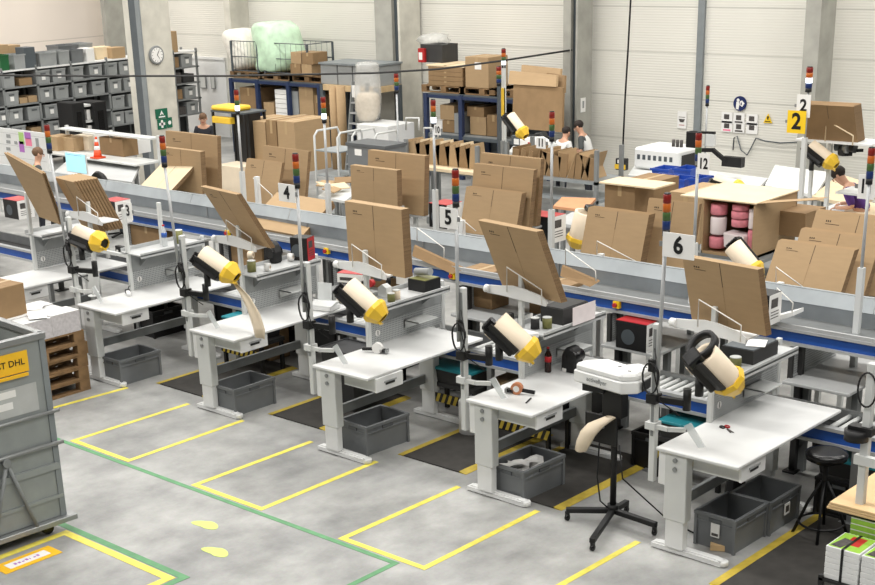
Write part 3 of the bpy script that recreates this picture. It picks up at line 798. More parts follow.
carton_box('cardboard_box', (-.75, 1.62, 0), (.42, .4, .5), 'dark brown box standing on the floor behind the middle desk', mk='kraft_dark')
carton_box('cardboard_box', (-4.75, 1.75, 0), (.42, .35, .5), 'brown box on the floor behind the desk next to the pallets', mk='kraft_dark')
def lid_box(c, d, label, rz=0):
    t = thing('lidded_tote', label, 'tote', c, rz, 'teal totes under the roller conveyor')
    x, y, z = d
    MB().tub(-x / 2, -y / 2, 0, x / 2, y / 2, z, .015, .02).build('tote_body', 'dark', t)
    MB().box(-x / 2 - .01, -y / 2 - .01, z, x / 2 + .01, y / 2 + .01, z + .03).build('tote_lid', 'teal', t, .006)
    return t
lid_box((-1.35, 1.45, .42), (.6, .4, .14), 'flat teal lidded tote left behind the dispenser of the middle desk')
lid_box((-.2, 1.2, .42), (.62, .4, .14), 'teal lidded tote left of the bottle desk under the rollers')
lid_box((-4.5, 1.3, .42), (.6, .4, .2), 'teal lidded tote added to darken the gap between the two leftmost desks under the rollers')  # tote and its stand added as dark filling, in place of machine parts
lid_box((1.55, 1.45, .42), (.6, .4, .14), 'teal lidded tote behind the white print device')
lid_box((3.15, 1.6, .38), (.75, .4, .14), 'teal lidded tote behind the black stool')
for nm, c, l in (('work_bench', (-.2, 1.2), 'left of the bottle desk'), ('work_bench', (1.55, 1.45), 'behind the print device'), ('work_bench', (-4.5, 1.3), 'added to darken the gap between the two leftmost desks'), ('work_bench', (3.15, 1.6), 'behind the stool'), ('work_bench', (-1.35, 1.45), 'behind the middle desk')):
    t = thing('tote_stand', 'low dark stand with hazard stripes carrying the teal tote ' + l, 'stand', (c[0], c[1], 0), 0, 'low stands under the rollers')
    zt = .38 if c[0] > 3 else .42
    MB().box(-.36, -.19, zt - .05, .36, .19, zt - .003).build('stand_top', 'dark', t)
    for x in (-.33, .33):
        for y in (-.16, .16): MB().box(x - .02, y - .02, 0, x + .02, y + .02, zt - .05).build('leg', 'black', t)
    b = MB(); b.box(-.36, -.2, .2, .36, -.19, .3).m(1)
    for i in range(9): b.prism([(-.34 + i * .08, -.201, .2), (-.3 + i * .08, -.201, .2), (-.26 + i * .08, -.201, .3), (-.3 + i * .08, -.201, .3)], (0, .002, 0))
    b.build('hazard_board', ['black', 'mat_yellow'], t)

# ------------------------------------------------------------- stool
t = thing('stool', 'black round stool with foot ring on the floor mat beside the nearest desk', 'stool', (3.05, .98, 0))
MB().lathe((0, 0, .7), (0, 0, .77), [(0, .15), (.1, .17), (.6, .175), (.9, .165), (1, .13)], 28).build('seat', 'blackgloss', t)
MB().cyl((0, 0, .36), (0, 0, .7), .022, n=12).cyl((0, 0, .67), (0, 0, .7), .1, n=16).build('column', 'black', t)
for i in range(4):
    w = R(20 + 90 * i)
    MB().tube([(.02 * math.cos(w), .02 * math.sin(w), .5), (.12 * math.cos(w), .12 * math.sin(w), .3), (.23 * math.cos(w), .23 * math.sin(w), .0)], .014, 8).build('leg', 'black', t)
MB().tube([(.185 * math.cos(2 * math.pi * i / 32), .185 * math.sin(2 * math.pi * i / 32), .13) for i in range(33)], .01, 6).build('foot_ring', 'black', t)

# --------------------------------------------------- white print device on stand
t = thing('device_stand', 'black cross-footed stand on castors in the aisle carrying the white device', 'stand', (1.5, .16, 0))
MB().cyl((0, 0, .1), (0, 0, 1.22), .028, n=14).cyl((0, 0, .09), (0, 0, .16), .05, n=14).build('pole', 'black', t)
ends = [at(566, 512, Z=.08), at(592, 543, Z=.08), at(656, 527, Z=.08), at(627, 504, Z=.08)]
for e in ends:
    d = e - Vector((1.5, .16, .08))
    lg = MB().bar((0, 0, .1), (d.x, d.y, .1), .05, .045).build('foot_bar', 'black', t, .004)
    c = MB().cyl((d.x * .97 - .012, d.y * .97, .028), (d.x * .97 + .012, d.y * .97, .028), .028, n=14).box(d.x * .97 - .018, d.y * .97 - .012, .03, d.x * .97 + .018, d.y * .97 + .012, .085)
    c.build('castor', 'blackgloss', lg)
MB().box(-.27, -.06, .72, .06, -.035, .98).build('control_box', 'black', t, .006)
p = MB()
for x, z, r in ((-.17, .86, .022), (-.08, .88, .018), (-.22, .78, .014)): p.cyl((x, -.0605, z), (x, -.066, z), r, n=12)
p.build('control_knob', 'steel', t)
MB().box(-.1, -.05, .98, .1, .05, 1.23).build('head_bracket', 'black', t, .005)
MB().tube([(-.12, -.05, .74), (-.13, -.06, .4), (-.1, -.05, .18), (-.02, -.03, .12)], .007, 6).build('power_cable', 'black', t)
q = [(1.58, .12, .74), (1.7, .0, .5)] + [tuple(at(x, y, Z=.01)) for x, y in ((668, 520), (700, 536), (725, 536))]
MB().tube([Vector(v) - Vector((1.5, .16, 0)) for v in q], .007, 6).build('floor_cable', 'black', t)
t = thing('print_device', 'white labelling device with faint grey lettering on top of the black stand', 'machine', (1.52, .17, 1.245), R(8))
hull = [(-.36, -.22), (-.02, -.26), (.24, -.22), (.33, -.06), (.3, .16), (.05, .24), (-.3, .14), (-.38, -.04)]
hull = [(-.4, -.06), (.12, -.2), (.24, -.12), (.26, .16), (.1, .2), (.02, .12), (-.2, .2), (-.36, .06)]
MB().prism([(x, y, .0) for x, y in hull], (0, 0, .11)).build('lower_shell', 'white', t, .012)
MB().prism([(x * .96, y * .95, .1) for x, y in hull], (0, 0, .07)).build('upper_shell', 'white', t, .02)
for x, y in ((.0, .02), (.13, -.06), (.2, .1)): MB().box(x - .015, y - .01, .168, x + .015, y + .01, .172).build('latch', 'black', t)
MB().prism([(.262, -.1, .02), (.262, .14, .02), (.262, .14, .1), (.262, -.1, .1)], (.01, 0, 0)).build('port_panel', 'black', t)
MB().box(-.3, -.08, -.06, -.1, .08, .0).build('print_head', 'black', t)
ang = math.atan2(-.14, .52)
text('lettering', 'activeflyer', .055, 'frame_grey', t, (-.14, -.131 - .0035, .06), (R(90), 0, ang), bold=.0)
# beige cloth bag on the stand
b = MB(); vs = []; fs = []
rows = [(.0, .0, 1.0, .05, .03), (-.09, -.08, .93, .08, .04), (-.15, -.09, .85, .08, .05), (-.2, -.09, .76, .07, .045), (-.24, -.09, .67, .055, .04), (-.25, -.09, .655, .03, .02)]
for (x, y, z, w, dd) in rows:
    for i in range(10):
        a2 = 2 * math.pi * i / 10; vs.append((1.52 + x + w * math.cos(a2) * (1 + .12 * math.sin(3 * a2 + z * 20)), .06 + y + dd * math.sin(a2), z))
for j in range(len(rows) - 1):
    for i in range(10): fs.append((j * 10 + i, j * 10 + (i + 1) % 10, (j + 1) * 10 + (i + 1) % 10, (j + 1) * 10 + i))
tag(b.add(vs, fs, True).build('cloth_bag', 'cream'), 'beige cloth bag hanging on the black device stand', 'bag')

# --------------------------------------------------------- things on the desks
def tape_gun(px, py, label, rz=0, mk='copper'):
    p = at(px, py, Z=.932)
    t = thing('tape_dispenser', label, 'tape dispenser', p, rz, 'hand tape dispensers')
    MB().cyl((0, -.025, .055), (0, .025, .055), .055, .055, 20).build('tape_roll', mk, t)
    MB().cyl((0, -.027, .055), (0, .027, .055), .03, n=14).build('roll_core', 'paper', t)
    MB().bar((-.03, 0, .03), (-.09, 0, .03), .05, .03).bar((.05, 0, .04), (.17, 0, .03), .028, .028).build('handle', 'blackgloss', t)
    MB().cbox((-.1, 0, .03), (.02, .06, .04)).build('cutter', 'steel', t)
    return t
tape_gun(378, 353, 'red-black hand tape dispenser lying on the middle desk', R(200), 'paper')
tape_gun(517, 394, 'hand tape dispenser with brown tape lying in front of the cola bottle', R(20), 'copper')
def bottle(p, label, body='bottle_dark', lab='label_red', cap='label_red', h=.25, r=.034):
    t = thing('bottle', label, 'bottle', p)
    MB().lathe((0, 0, 0), (0, 0, h), [(0, r * .8), (.03, r), (.35, r * .93), (.6, r), (.72, r * .9), (.85, r * .42), (.95, r * .38)], 16).build('bottle_body', body, t)
    MB().cyl((0, 0, h * .42), (0, 0, h * .64), r * 1.02, n=16).build('bottle_label', lab, t)
    MB().cyl((0, 0, h * .94), (0, 0, h), r * .46, n=12).build('bottle_cap', cap, t)
bottle(at(548, 372, Z=.932), 'cola bottle with red label and red cap standing on the desk')
p = at(571, 371, Z=.932)
t = thing('equipment_hood', 'black hooded tape machine with white tag standing near the back of the bottle desk', 'machine', p)
MB().prism([(-.08, -.07, 0), (.09, -.07, 0), (.1, -.07, .12), (.08, -.07, .22), (.03, -.07, .26), (-.03, -.07, .24), (-.07, -.07, .16)], (0, .14, 0)).build('hood', 'black', t, .02)
MB().box(-.05, -.075, .005, -.005, -.07, .04).build('tag_card', 'paper', t)
MB().cyl((.05, -.075, .16), (.05, .075, .16), .06, n=16).build('drum', 'blackgloss', t)
p = at(727, 429, Z=.933)
t = thing('scissors', 'open black-handled scissors lying on the nearest desk', 'scissors', p, R(-35))
for s in (-1, 1):
    MB().bar((0, 0, .003), (.1, s * .012, .003), .012, .003).build('blade', 'photo_dark', t)
    MB().tube([(-.045 + .028 * math.cos(2 * math.pi * i / 16), s * .022 + .018 * math.sin(2 * math.pi * i / 16), .005) for i in range(17)], .006, 6).build('handle_loop', 'black' if s < 0 else 'red', t)
tag(MB().bar(at(531, 398, Z=.936), at(526, 403, Z=.936), .014, .006).build('pen', 'black'), 'black pen lying beside the tape dispenser with brown tape', 'pen')
# hand scanner with cable on the desk beside the pallets
p = at(128, 294, Z=.933)
t = thing('hand_scanner', 'white and black hand scanner on the desk beside the pallets', 'scanner', p, R(-30))
MB().bar((0, 0, .03), (.13, 0, .025), .05, .04).build('scanner_body', 'white', t, .01)
MB().cbox((-.01, 0, .03), (.06, .06, .05)).build('scanner_head', 'black', t, .008)
MB().tube([(-.03, 0, .03), (-.1, .03, .07), (-.2, .1, .05), (-.28, .16, .01)], .005).build('scanner_cable', 'black', t)
p = at(93, 296, Z=.933)
t = thing('document_holder', 'tilted pale plastic sheet holder on the desk beside the pallets', 'holder', p)
MB().hexa([(-.1, .0, .06), (.13, .0, .06), (.13, .012, .06), (-.1, .012, .06), (-.16, .08, .26), (.05, .08, .28), (.05, .092, .28), (-.16, .092, .26)]).build('sheet', 'pocket', t)
MB().cyl((0, 0, .0), (0, .02, .1), .012, n=10).cyl((0, 0, 0), (0, 0, .01), .06, n=16).build('holder_foot', 'white', t)
# card terminal / label printer on the second desk at the middle post
p = at(325, 309, Z=.933)
t = thing('label_printer', 'small white printer with raised clear tray at the back of the hanging-paper desk', 'printer', p, R(15))
MB().box(-.14, -.11, 0, .14, .11, .06).build('printer_body', 'white', t, .012)
MB().prism([(-.14, -.11, .06), (.14, -.11, .06), (.14, .02, .09), (-.14, .02, .09)], (0, .08, -.01)).build('top_cover', 'frame', t)
MB().hexa([(-.12, .05, .08), (.06, .05, .08), (.06, .06, .08), (-.12, .06, .08), (-.15, .12, .27), (.03, .12, .27), (.03, .13, .27), (-.15, .13, .27)]).build('paper_tray', 'acrylic', t)

# --------------------------------------------- things on the shelves of the desks
def shelf_pt(k, dx, dy): return Vector((OR[k][0] + .135 + dx, OR[k][1] + dy, 1.4025))
def tin(k, dx, dy, label, mk='olive', r=.04, h=.09, group=None):
    p = shelf_pt(k, dx, dy)
    t = thing('tin', label, 'tin', p, 0, group)
    MB().cyl((0, 0, 0), (0, 0, h), r, n=16).build('can', mk, t)
    MB().cyl((0, 0, h), (0, 0, h + .006), r * .96, n=16).build('lid', 'frame', t)
def case(k, dx, dy, d, label, mk='dark', lidmk=None, rz=0, paper=False):
    p = shelf_pt(k, dx, dy)
    t = thing('parts_case', label, 'case', p, rz, None)
    x, y, z = d
    MB().tub(-x / 2, -y / 2, 0, x / 2, y / 2, z, .012).build('case_body', mk, t)
    MB().box(-x / 2 + .01, -y / 2 + .01, z - .012, x / 2 - .01, y / 2 - .01, z + .006).build('case_lid', lidmk or mk, t)
    if paper: MB().cbox((x * .2, 0, z + .01), (.16, .22, .003), Matrix.Rotation(.4, 3, 'Z')).build('loose_sheet', 'paper', t)
    return t
case(5, .08, 1.1, (.3, .42, .12), 'dark grey case with a white sheet on the shelf of the nearest desk', 'dark', 'slate', paper=True)
tin(5, .16, .72, 'yellowish tin on the shelf of the nearest desk beside the black cup', 'olive', .05, .1)
tin(5, .02, .66, 'black cup on the shelf of the nearest desk', 'black', .045, .13)
case(4, .1, 1.15, (.26, .4, .15), 'dark box with a pinkish paper front on the shelf of the bottle desk', 'dark', 'black')
tag(MB().box(OR[4][0] + .455, OR[4][1] + .98, 1.4035, OR[4][0] + .457, OR[4][1] + 1.34, 1.58).build('paper_card', 'foam_white'), 'pale pinkish card standing against the dark box on the bottle desk shelf', 'card')
tin(4, .16, .8, 'yellowish tin on the shelf of the bottle desk, nearer the dark box', 'olive', .045, .1)
tin(4, .08, .72, 'brown tin on the shelf of the bottle desk, nearer the dispenser', 'dark', .042, .1)
case(3, .12, 1.35, (.24, .24, .12), 'black case with olive contents at the right end of the middle shelf', 'black', 'olive')
tag(MB().cyl(shelf_pt(3, .1, 1.36) + Vector((-.1, 0, .17)), shelf_pt(3, .1, 1.36) + Vector((.12, -.02, .2)), .04, n=16).build('foil_roll', 'panel_grey'), 'grey roll lying on the black case at the middle shelf end', 'roll')
tin(3, .16, .88, 'cream tin among the small things on the middle shelf', 'cream', .04, .09)
tin(3, .18, .78, 'olive tin among the small things on the middle shelf', 'olive', .04, .08)
def flat_printed_box(p, d, label, top='red', side='paper', rz=0):
    t = thing('printed_box', label, 'box', p, rz, None)
    x, y, z = d
    MB().box(-x / 2, -y / 2, 0, x / 2, y / 2, z).build('box_body', side, t, .003)
    MB().box(-x / 2, -y / 2, z, x / 2, y / 2, z + .004).build('box_top', top, t)
    MB().box(-x * .4, -y / 2 - .001, z * .25, x * .2, -y / 2, z * .6).build('print_band', 'photo_dark', t)
    return t
flat_printed_box(at(354, 281, Z=1.403), (.3, .2, .1), 'white box with red lid on the middle desk shelf behind the dispenser', rz=R(18))
for i, (px, py, mk, r) in enumerate(((378, 281, 'slate', .05), (388, 285, 'black', .05), (371, 287, 'red', .04), (396, 278, 'slate', .05))):
    p = at(px, py, Z=1.404)
    t = thing('tape_tool', ['dark blue-grey', 'black', 'small red', 'slate, rearmost'][i] + ' tape tool lying among the things on the middle desk shelf', 'tool', p, i * .8)
    MB().cyl((-.02, 0, r), (.03, 0, r), r, n=16).build('reel', mk, t)
    MB().bar((.0, .02, .02), (.02, .14, .03), .03, .03).build('grip', 'blackgloss', t)
tag(MB().prism([(0, 0, 0), (.12, 0, 0), (.12, 0, .1), (.06, 0, .13), (0, 0, .09)], (0, .08, 0)).build('tape_holder', 'white', loc=at(378, 296, Z=1.4035)), 'white tape holder at the front end of the middle desk shelf', 'holder')
tag(MB().box(-.06, -.04, 0, .06, .04, .1).build('paper_box', 'paper', loc=at(403, 284, Z=1.4035)), 'small plain white box on the middle desk shelf', 'box')
# second desk shelf: black hood, rolls, tin
p = at(273, 262, Z=1.4035)
t = thing('equipment_hood', 'black hooded tape machine on the shelf of the hanging-paper desk', 'machine', p)
MB().prism([(-.1, -.06, 0), (.1, -.06, 0), (.1, -.06, .13), (.06, -.06, .22), (0, -.06, .25), (-.07, -.06, .22), (-.1, -.06, .13)], (0, .13, 0)).build('hood', 'black', t, .02)
MB().cyl((.03, -.07, .12), (.03, .08, .12), .06, n=16).build('drum', 'blackgloss', t)
for i, (px, py, mk, l) in enumerate(((291, 261, 'paper', 'white tape roll right of the black hood'), (268, 271, 'paper', 'white tape roll in front of the black hood'), (251, 259, 'cream', 'cream tape roll left of the black hood'))):
    p = at(px, py, Z=1.4035)
    t = thing('tape_roll', l + ' on the shelf', 'tape roll', p, .5, 'tape rolls on the shelf')
    MB().lathe((-.03, 0, .045), (.03, 0, .045), [(0, .022), (0, .045), (1, .045), (1, .022), (0, .022)], 18, False).build('tape', mk, t)
    MB().lathe((-.028, 0, .045), (.028, 0, .045), [(0, .018), (0, .022), (1, .022), (1, .018), (0, .018)], 14, False).build('core', 'kraft', t)
tin(2, .05, .72, 'olive tin left of the black hood on the shelf', 'olive', .05, .12)
# red boxes and electronics on the tables behind
def device_box(c, d, label, rz=0, face='black', side='paper', top='red'):
    t = thing('device_box', label, 'box', c, rz, 'printed device boxes')
    x, y, z = d
    MB().box(-x / 2, -y / 2, 0, x / 2, y / 2, z).build('box_body', face, t, .004)
    MB().box(-x / 2, -y / 2, z, x / 2, y / 2, z + .004).build('box_top', top, t)
    MB().box(x / 2, -y / 2, 0, x / 2 + .003, y / 2, z).build('side_print', side, t)
    s = MB().box(x / 2 + .003, -y * .35, z * .55, x / 2 + .004, y * .2, z * .85)
    for i in range(3): s.box(x / 2 + .003, -y * .35, z * (.2 + .1 * i), x / 2 + .004, y * .3, z * (.23 + .1 * i))
    s.build('print_marks', 'photo_dark', t)
    MB().cyl((-x * .1, -y / 2 - .002, z * .45), (-x * .1, -y / 2, z * .45), z * .28, n=18).build('product_picture', 'slate', t)
    return t
device_box(at(638, 347, Z=.961), (.36, .26, .28), 'black device box with red top under the belt conveyor left of the number 6 pole')
device_box(at(303, 259, Z=1.403), (.22, .18, .26), 'device box with red printed side on the shelf right of the number 4 pole', face='black', side='red', top='dark', rz=R(20))
device_box(at(118, 222, Z=1.403), (.3, .25, .3), 'device box with white printed side right of the far left leaning cartons')
device_box(at(20, 217, Z=1.3), (.36, .26, .26), 'device box with red top at the left edge behind the far left desk')
device_box(at(764, 322, Y=1.95), (.2, .22, .28), 'device box with pale printed side behind the nearest cartons', top='dark')
device_box(at(446, 226, Y=3.9), (.3, .3, .3), 'red-topped device box left of number 5 on the rear row')
device_box(at(545, 240, Y=4.3), (.4, .3, .32), 'red-topped device box behind the cartons right of number 5')
carton_box('cardboard_box', (-1.8, 2.45, .961), (.4, .3, .42), 'dark brown box on the table under the conveyor by the red device box', mk='kraft_dark')
carton_box('cardboard_box', (-.95, 2.6, .961), (.5, .3, .36), 'dark brown box under the conveyor right of the middle desk shelf', mk='kraft_dark')
carton_box('cardboard_box', (-3.3, 2.45, .961), (.36, .3, .4), 'dark brown box under the conveyor above the hanging-paper desk', mk='kraft_dark')
bottle(at(165, 246, Z=1.403), 'water bottle with blue label and red cap on the shelf beside the pole', 'acrylic', 'water_blue', 'label_red', .26)
tin(1, .12, 1.3, 'olive tin left of the water bottle', 'olive', .05, .16)

crb = make_crate(.5, .42, .36, 'black', 'storage_crate')
crb.location = (-6.75, 1.62, 0); crb['label'] = 'black crate on the floor under the rollers left of the pallet-side desk'; crb['group'] = 'black crates under the rollers'
for x, y, l in ((-4.55, 2.3, 'added to darken the gap between the two leftmost desks'), (-2.2, 2.35, 'behind the tall black bin'), (-.45, 2.4, 'left of the bottle desk, at the rear'), (1.35, 2.5, 'behind the black device stand'), (3.5, 2.5, 'behind the stool')):
    dup(crb, (x, y, 0), 0, 'black crate on the floor under the conveyor ' + l)

for px, py, Y, l, dark in (((417, 417, 444, 444), (241, 228, 248, 258), 2.05, 'right of the upright middle cartons', ((414, 246), (466, 270), (452, 274), (412, 256))), ((565.5, 565.5, 595.5, 596), (265, 249, 271, 281), 2.05, 'right of the cartons by number 5', ((562, 266), (599, 282), (590, 287), (560, 276))), ((776, 777, 793, 792), (304, 288, 303, 312), 2.05, 'right of the nearest cartons', None)):
    wire(px, py, Y, 'white bent wire guard over the conveyor rail ' + l)
    if dark:
        P = [at(x, y, Y=Y + .05 + (.0 if i < 2 else -.06)) for i, (x, y) in enumerate(dark)]
        tag(MB().prism(P, (.0, .02, .012)).build('carton_sheet', 'kraft_dark'), 'dark flattened carton sticking out over the conveyor ' + l, 'carton sheet')
    else:
        P = [at(x, y, Y=Y) for x, y in ((770, 318), (793, 312), (793, 316), (771, 323))]
        tag(MB().prism(P, (0, .2, 0)).build('tray', 'white'), 'white tray edge over the conveyor right of the nearest cartons', 'tray')
for px, py, Y, l in (((597, 597, 637), (256, 241, 262), 3.5, 'left of number 6'), ((458, 458, 476), (222, 216, 231), 3.5, 'behind number 5'), ((776, 776, 803), (285, 267, 287), 3.42, 'right of the nearest cartons'), ((253, 272, 272), (178, 195, 204), 3.5, 'behind the middle pole')):
    wire(px, py, Y, 'thin wire guard before the rear cartons ' + l)
    q = at(px[0] + 4, py[0] + 3, Y=Y)
    tag(MB().box(q.x - .03, q.y - .03, 0, q.x + .03, q.y + .03, q.z + .06).build('guard_post', 'white'), 'short white guard post ' + l + ', on the rear side of the trough', 'post')

q = at(720, 550, Z=0)
tag(MB().cbox((0, 0, .03), (.16, .07, .05), Matrix.Rotation(.5, 3, 'Z')).build('wood_block', 'board', loc=(q.x, q.y, 0)), 'small orange-brown wooden block lying before the tagged crate', 'block')
tag(MB().hexa([(-.06, -.1, 0), (.06, -.1, 0), (.08, .12, 0), (-.08, .12, 0), (-.05, -.06, .34), (.05, -.06, .34), (.06, .1, .36), (-.06, .1, .36)]).build('tool_bag', 'black', loc=(2.2, 1.0, .0), bevel=.02), 'black bag standing behind the front leg of the nearest desk', 'bag')

carton_box('cardboard_box', (-7.5, 2.25, .961), (.7, .3, .28), 'brown carton under the conveyor behind the far left desk', mk='kraft_dark')
carton_box('cardboard_box', (-5.5, 2.3, .961), (.6, .3, .28), 'brown carton under the conveyor behind the desk next to the pallets', mk='kraft_dark')

# control box on the panel of the pallet-side desk
t = thing('control_box', 'small black control box with four white buttons above the desk beside the pallets', 'control box', at(124, 252, Y=OR[1][1] + 1.0), R(0))
MB().box(-.14, -.03, -.07, .14, .03, .07).build('housing', 'black', t, .006)
for i in range(4): MB().cyl((-.09 + .06 * i, -.03, .01 - .03 * (i % 2)), (-.09 + .06 * i, -.042, .01 - .03 * (i % 2)), .016, n=10).build('button', 'paper', t)
MB().bar((0, .03, 0), (0, .1, 0), .04, .04).build('mount', 'steel', t)
# end post of the next station at the right edge
q = at(867, 430, Y=-.08)
t = thing('equipment_post', 'white equipment post with black clamp at the right edge above the tan boards', 'post', (q.x, -.08, 0))
MB().box(-.03, -.03, .0, .03, .03, 1.94).build('post', 'frame', t, .005)
MB().cyl((-.06, -.03, q.z - .08), (-.06, -.03, q.z + .0), .09, n=18).box(-.12, -.06, q.z - .03, .06, .03, q.z + .03).build('clamp', 'black', t)
MB().box(-.06, -.05, q.z - .26, .3, .0, q.z - .19).build('side_arm', 'frame', t)
c = [(.07 * math.cos(i * .5), -.06, q.z + .32 + .13 * math.sin(i * .5)) for i in range(26)]
MB().tube(c, .007, 5).build('coiled_cable', 'black', t)
# white scale tray on the bottle desk shelf, dark crates behind the rear row
p = shelf_pt(4, .1, .38)
t = thing('scale_tray', 'white tray with dark sensor head on the front end of the bottle desk shelf', 'tray', p)
MB().prism([(-.2, -.08, 0), (.12, -.12, 0), (.2, .12, 0), (-.12, .16, 0)], (0, 0, .05)).build('tray', 'white', t, .008)
MB().cyl((-.02, 0, .05), (-.02, 0, .2), .018, n=10).build('stem', 'frame_grey', t)
MB().cbox((-.03, -.02, .2), (.07, .05, .06)).build('sensor_head', 'black', t, .008)
for i, (px, py, mk, l) in enumerate(((312, 192, 'black', 'black'), (325, 205, 'dark', 'dark grey'), (308, 210, 'green_crate', 'green'))):
    p = at(px, py, Z=.5)
    t = make_crate(.5, .4, .3, mk, 'storage_crate'); t.location = (p.x, p.y, .0); t['label'] = l + ' crate on the floor in the clutter left of the grey lidded tote'; t['group'] = 'crates in the mid-distance clutter'

for x, y in ((-6.2, 2.55), (-4.9, 2.7), (-3.2, 2.6), (-2.75, 1.62), (-1.2, 2.75), (-.65, 1.62), (.75, 2.7), (1.1, 1.62), (2.4, 2.75), (3.0, 1.62)):  # extra crates, put in only to darken the space under the conveyors
    dup(crb, (x, y, 0), 0, 'black crate added to darken the floor beneath the conveyors', 'added dark crates beneath the conveyors')

# ------------------------------------------------------- trolley, front left
XC = -2.17
c0 = at(42, 331.6, X=XC); zt = c0.z; yR = c0.y
t = thing('roll_trolley', 'large grey sheet-walled roll trolley with yellow sign at the left edge of the aisle', 'trolley', (XC, yR, 0), R(-3))
L, W = 1.75, .85
MB().box(-.03, -L, .15, 0, -.03, zt - .05).build('side_wall', 'cart_grey', t)
MB().box(-W, -.02, .15, -.03, 0, zt - .05).build('end_wall', 'cart_grey', t)
MB().box(-W, -L, .15, -W + .03, -.03, zt - .05).build('back_wall', 'cart_grey', t)
MB().box(-W, -L, .13, 0, 0, .16).build('deck', 'frame_grey', t)
MB().box(-.035, -L, zt - .06, .02, .02, zt).box(-W - .02, -L, zt - .06, -W + .035, .02, zt).box(-W, -.04, zt - .06, 0, .02, zt).build('top_rim', 'steel', t, .006)
for x, y in ((-.02, -.02), (-W + .02, -.02), (-.02, -L + .02)): MB().box(x - .025, y - .025, .11, x + .03, y + .03, zt - .03).build('corner_post', 'slate_light' if x > -.1 else 'frame_grey', t)
for z, r in ((1.13, .016), (.84, .02)): MB().tube([(.03, -L, z), (.03, .05, z)], r, 8).build('rub_rail', 'steel', t)
MB().box(0, -L, .6, .02, 0, .66).box(0, -L, .33, .015, 0, .36).build('side_rib', 'cart_grey', t)
MB().box(-.06, -L, .1, .06, .09, .15).build('bumper', 'steel', t, .006)
A0, A1 = at(6, 463, X=XC), at(36, 526, X=XC)
ya, za, yb_, zb_ = A0.y - yR, A0.z, A1.y - yR, A1.z
MB().tube([(.035, ya, za), (.04, yb_, zb_)], .018, 8).tube([(.035, ya, za), (.04, 2 * ya - yb_, zb_)], .018, 8).tube([(.045, yb_ + .03, zb_ - .01), (.045, 2 * ya - yb_ - .1, zb_ - .01)], .014, 8).cyl((.02, ya, za), (.06, ya, za), .04, n=14).build('drawbar', 'frame_grey', t)
for x, y in ((-.06, -.16), (-W + .06, -.16), (-.06, -L + .2)):
    w_ = MB().cyl((x - .022, y, .055), (x + .022, y, .055), .055, n=20).build('wheel', 'blackgloss', t)
    MB().box(x - .035, y - .03, .06, x - .026, y + .03, .12).box(x + .026, y - .03, .06, x + .035, y + .03, .12).build('fork', 'steel', w_)
sg = MB().box(.002, -.9, zt - .3, .012, -.17, zt - .12).build('sign_board', 'dhl_yellow', t)
o = text('lettering', 'POST DHL', .078, 'black', sg, (.0135, -.385, zt - .21), (R(90), 0, R(90)), bold=.008)
MB().box(.012, -.92, zt - .335, .03, -.19, zt - .31).build('sign_rail', 'dhl_yellow', sg)
MB().box(.001, -1.2, 1.17, .004, -.12, 1.42).build('document_pocket', 'pocket', t)
MB().box(.004, -.7, 1.34, .006, -.32, 1.4).box(.004, -.8, 1.24, .006, -.36, 1.3).build('pocket_sheets', 'paper', t)
tag(MB().blob((0, 0, 0), .13, .17, .3, 14, 8, .12, 3).build('paper_sack', 'cream', loc=(XC - .4, yR - .42, zt - .22)), 'crumpled cream paper sack inside the grey trolley', 'sack')

# pallet stack with printed sheets ---------------------------------------------
px0 = Vector((-5.05, -1.06, 0))
def make_pallet(label, loc, rz=0, group=None):
    t = thing('pallet', label, 'pallet', loc, rz, group)
    for i in range(5): MB().box(-.6 + 0, -.4 + i * .175, .122, .6, -.4 + i * .175 + .1, .144).build('deck_board', 'wood', t)
    for x in (-.6, -.07, .46):
        MB().box(x, -.4, .1, x + .14, .4, .122).build('stringer', 'wood', t)
        for y in (-.4, -.07, .3):
            MB().box(x, y, .022, x + .14, y + .1, .1).build('block', 'wood', t)
    for y in (-.4, -.05, .3): MB().box(-.6, y, 0, .6, y + .1, .022).build('bottom_board', 'wood', t)
    return t
q = at(91, 389, Z=0)
base = Vector((q.x - .4, q.y - .6, 0))
pl = make_pallet('wooden pallet at the bottom of the pallet stack beside the trolley', base, R(90), 'stacked wooden pallets')
for i, l in enumerate(('second from the bottom', 'in the middle', 'second from the top', 'at the top')):
    dup(pl, base + Vector((-.01 * (i % 2), .012 * ((i * 7) % 3), .1445 * (i + 1))), R(90 + (i % 3 - 1) * .6), 'wooden pallet ' + l + ' of the pallet stack beside the trolley')
ztop = .1445 * 5
k = 0
for ix in range(3):
    for iy in range(3):
        b = MB(); hh = .24 - .012 * ((ix + iy * 2) % 3)
        b.box(-.13, -.19, 0, .128, .188, hh)
        o = b.build('printed_stack', 'printed', loc=(base.x - .26 + .262 * ix, base.y - .38 + .38 * iy, ztop))
        t_ = MB().box(-.13, -.19, hh, .128, .188, hh + .004).build('top_sheet', 'white', o)
        tag(o, 'white-topped stack of printed sheets on the pallet stack, ' + ('left', 'middle', 'right')[ix] + ' file, ' + ('nearest', 'central', 'farthest')[iy] + ' row', 'paper stack', 'stacks of printed sheets'); k += 1
for i, (dx, dy, rz) in enumerate(((.1, .2, .3), (.25, .1, 1.1), (-.1, .3, .8))):
    tag(MB().cbox((0, 0, 0), (.2, .28, .003), Matrix.Rotation(rz, 3, 'Z')).build('loose_sheet', 'paper', loc=(base.x + dx, base.y + dy, ztop + .2465 + i * .0035)), 'loose white sheet lying on the printed stacks beside the trolley', 'paper', 'loose sheets on the printed stacks')
q = at(9, 318, Z=.98)
carton_box('cardboard_box', (q.x - .28, q.y + .05, .965), (.5, .4, .36), 'brown box standing on the printed stacks at the left edge', mk='kraft_dark', rz=R(4))

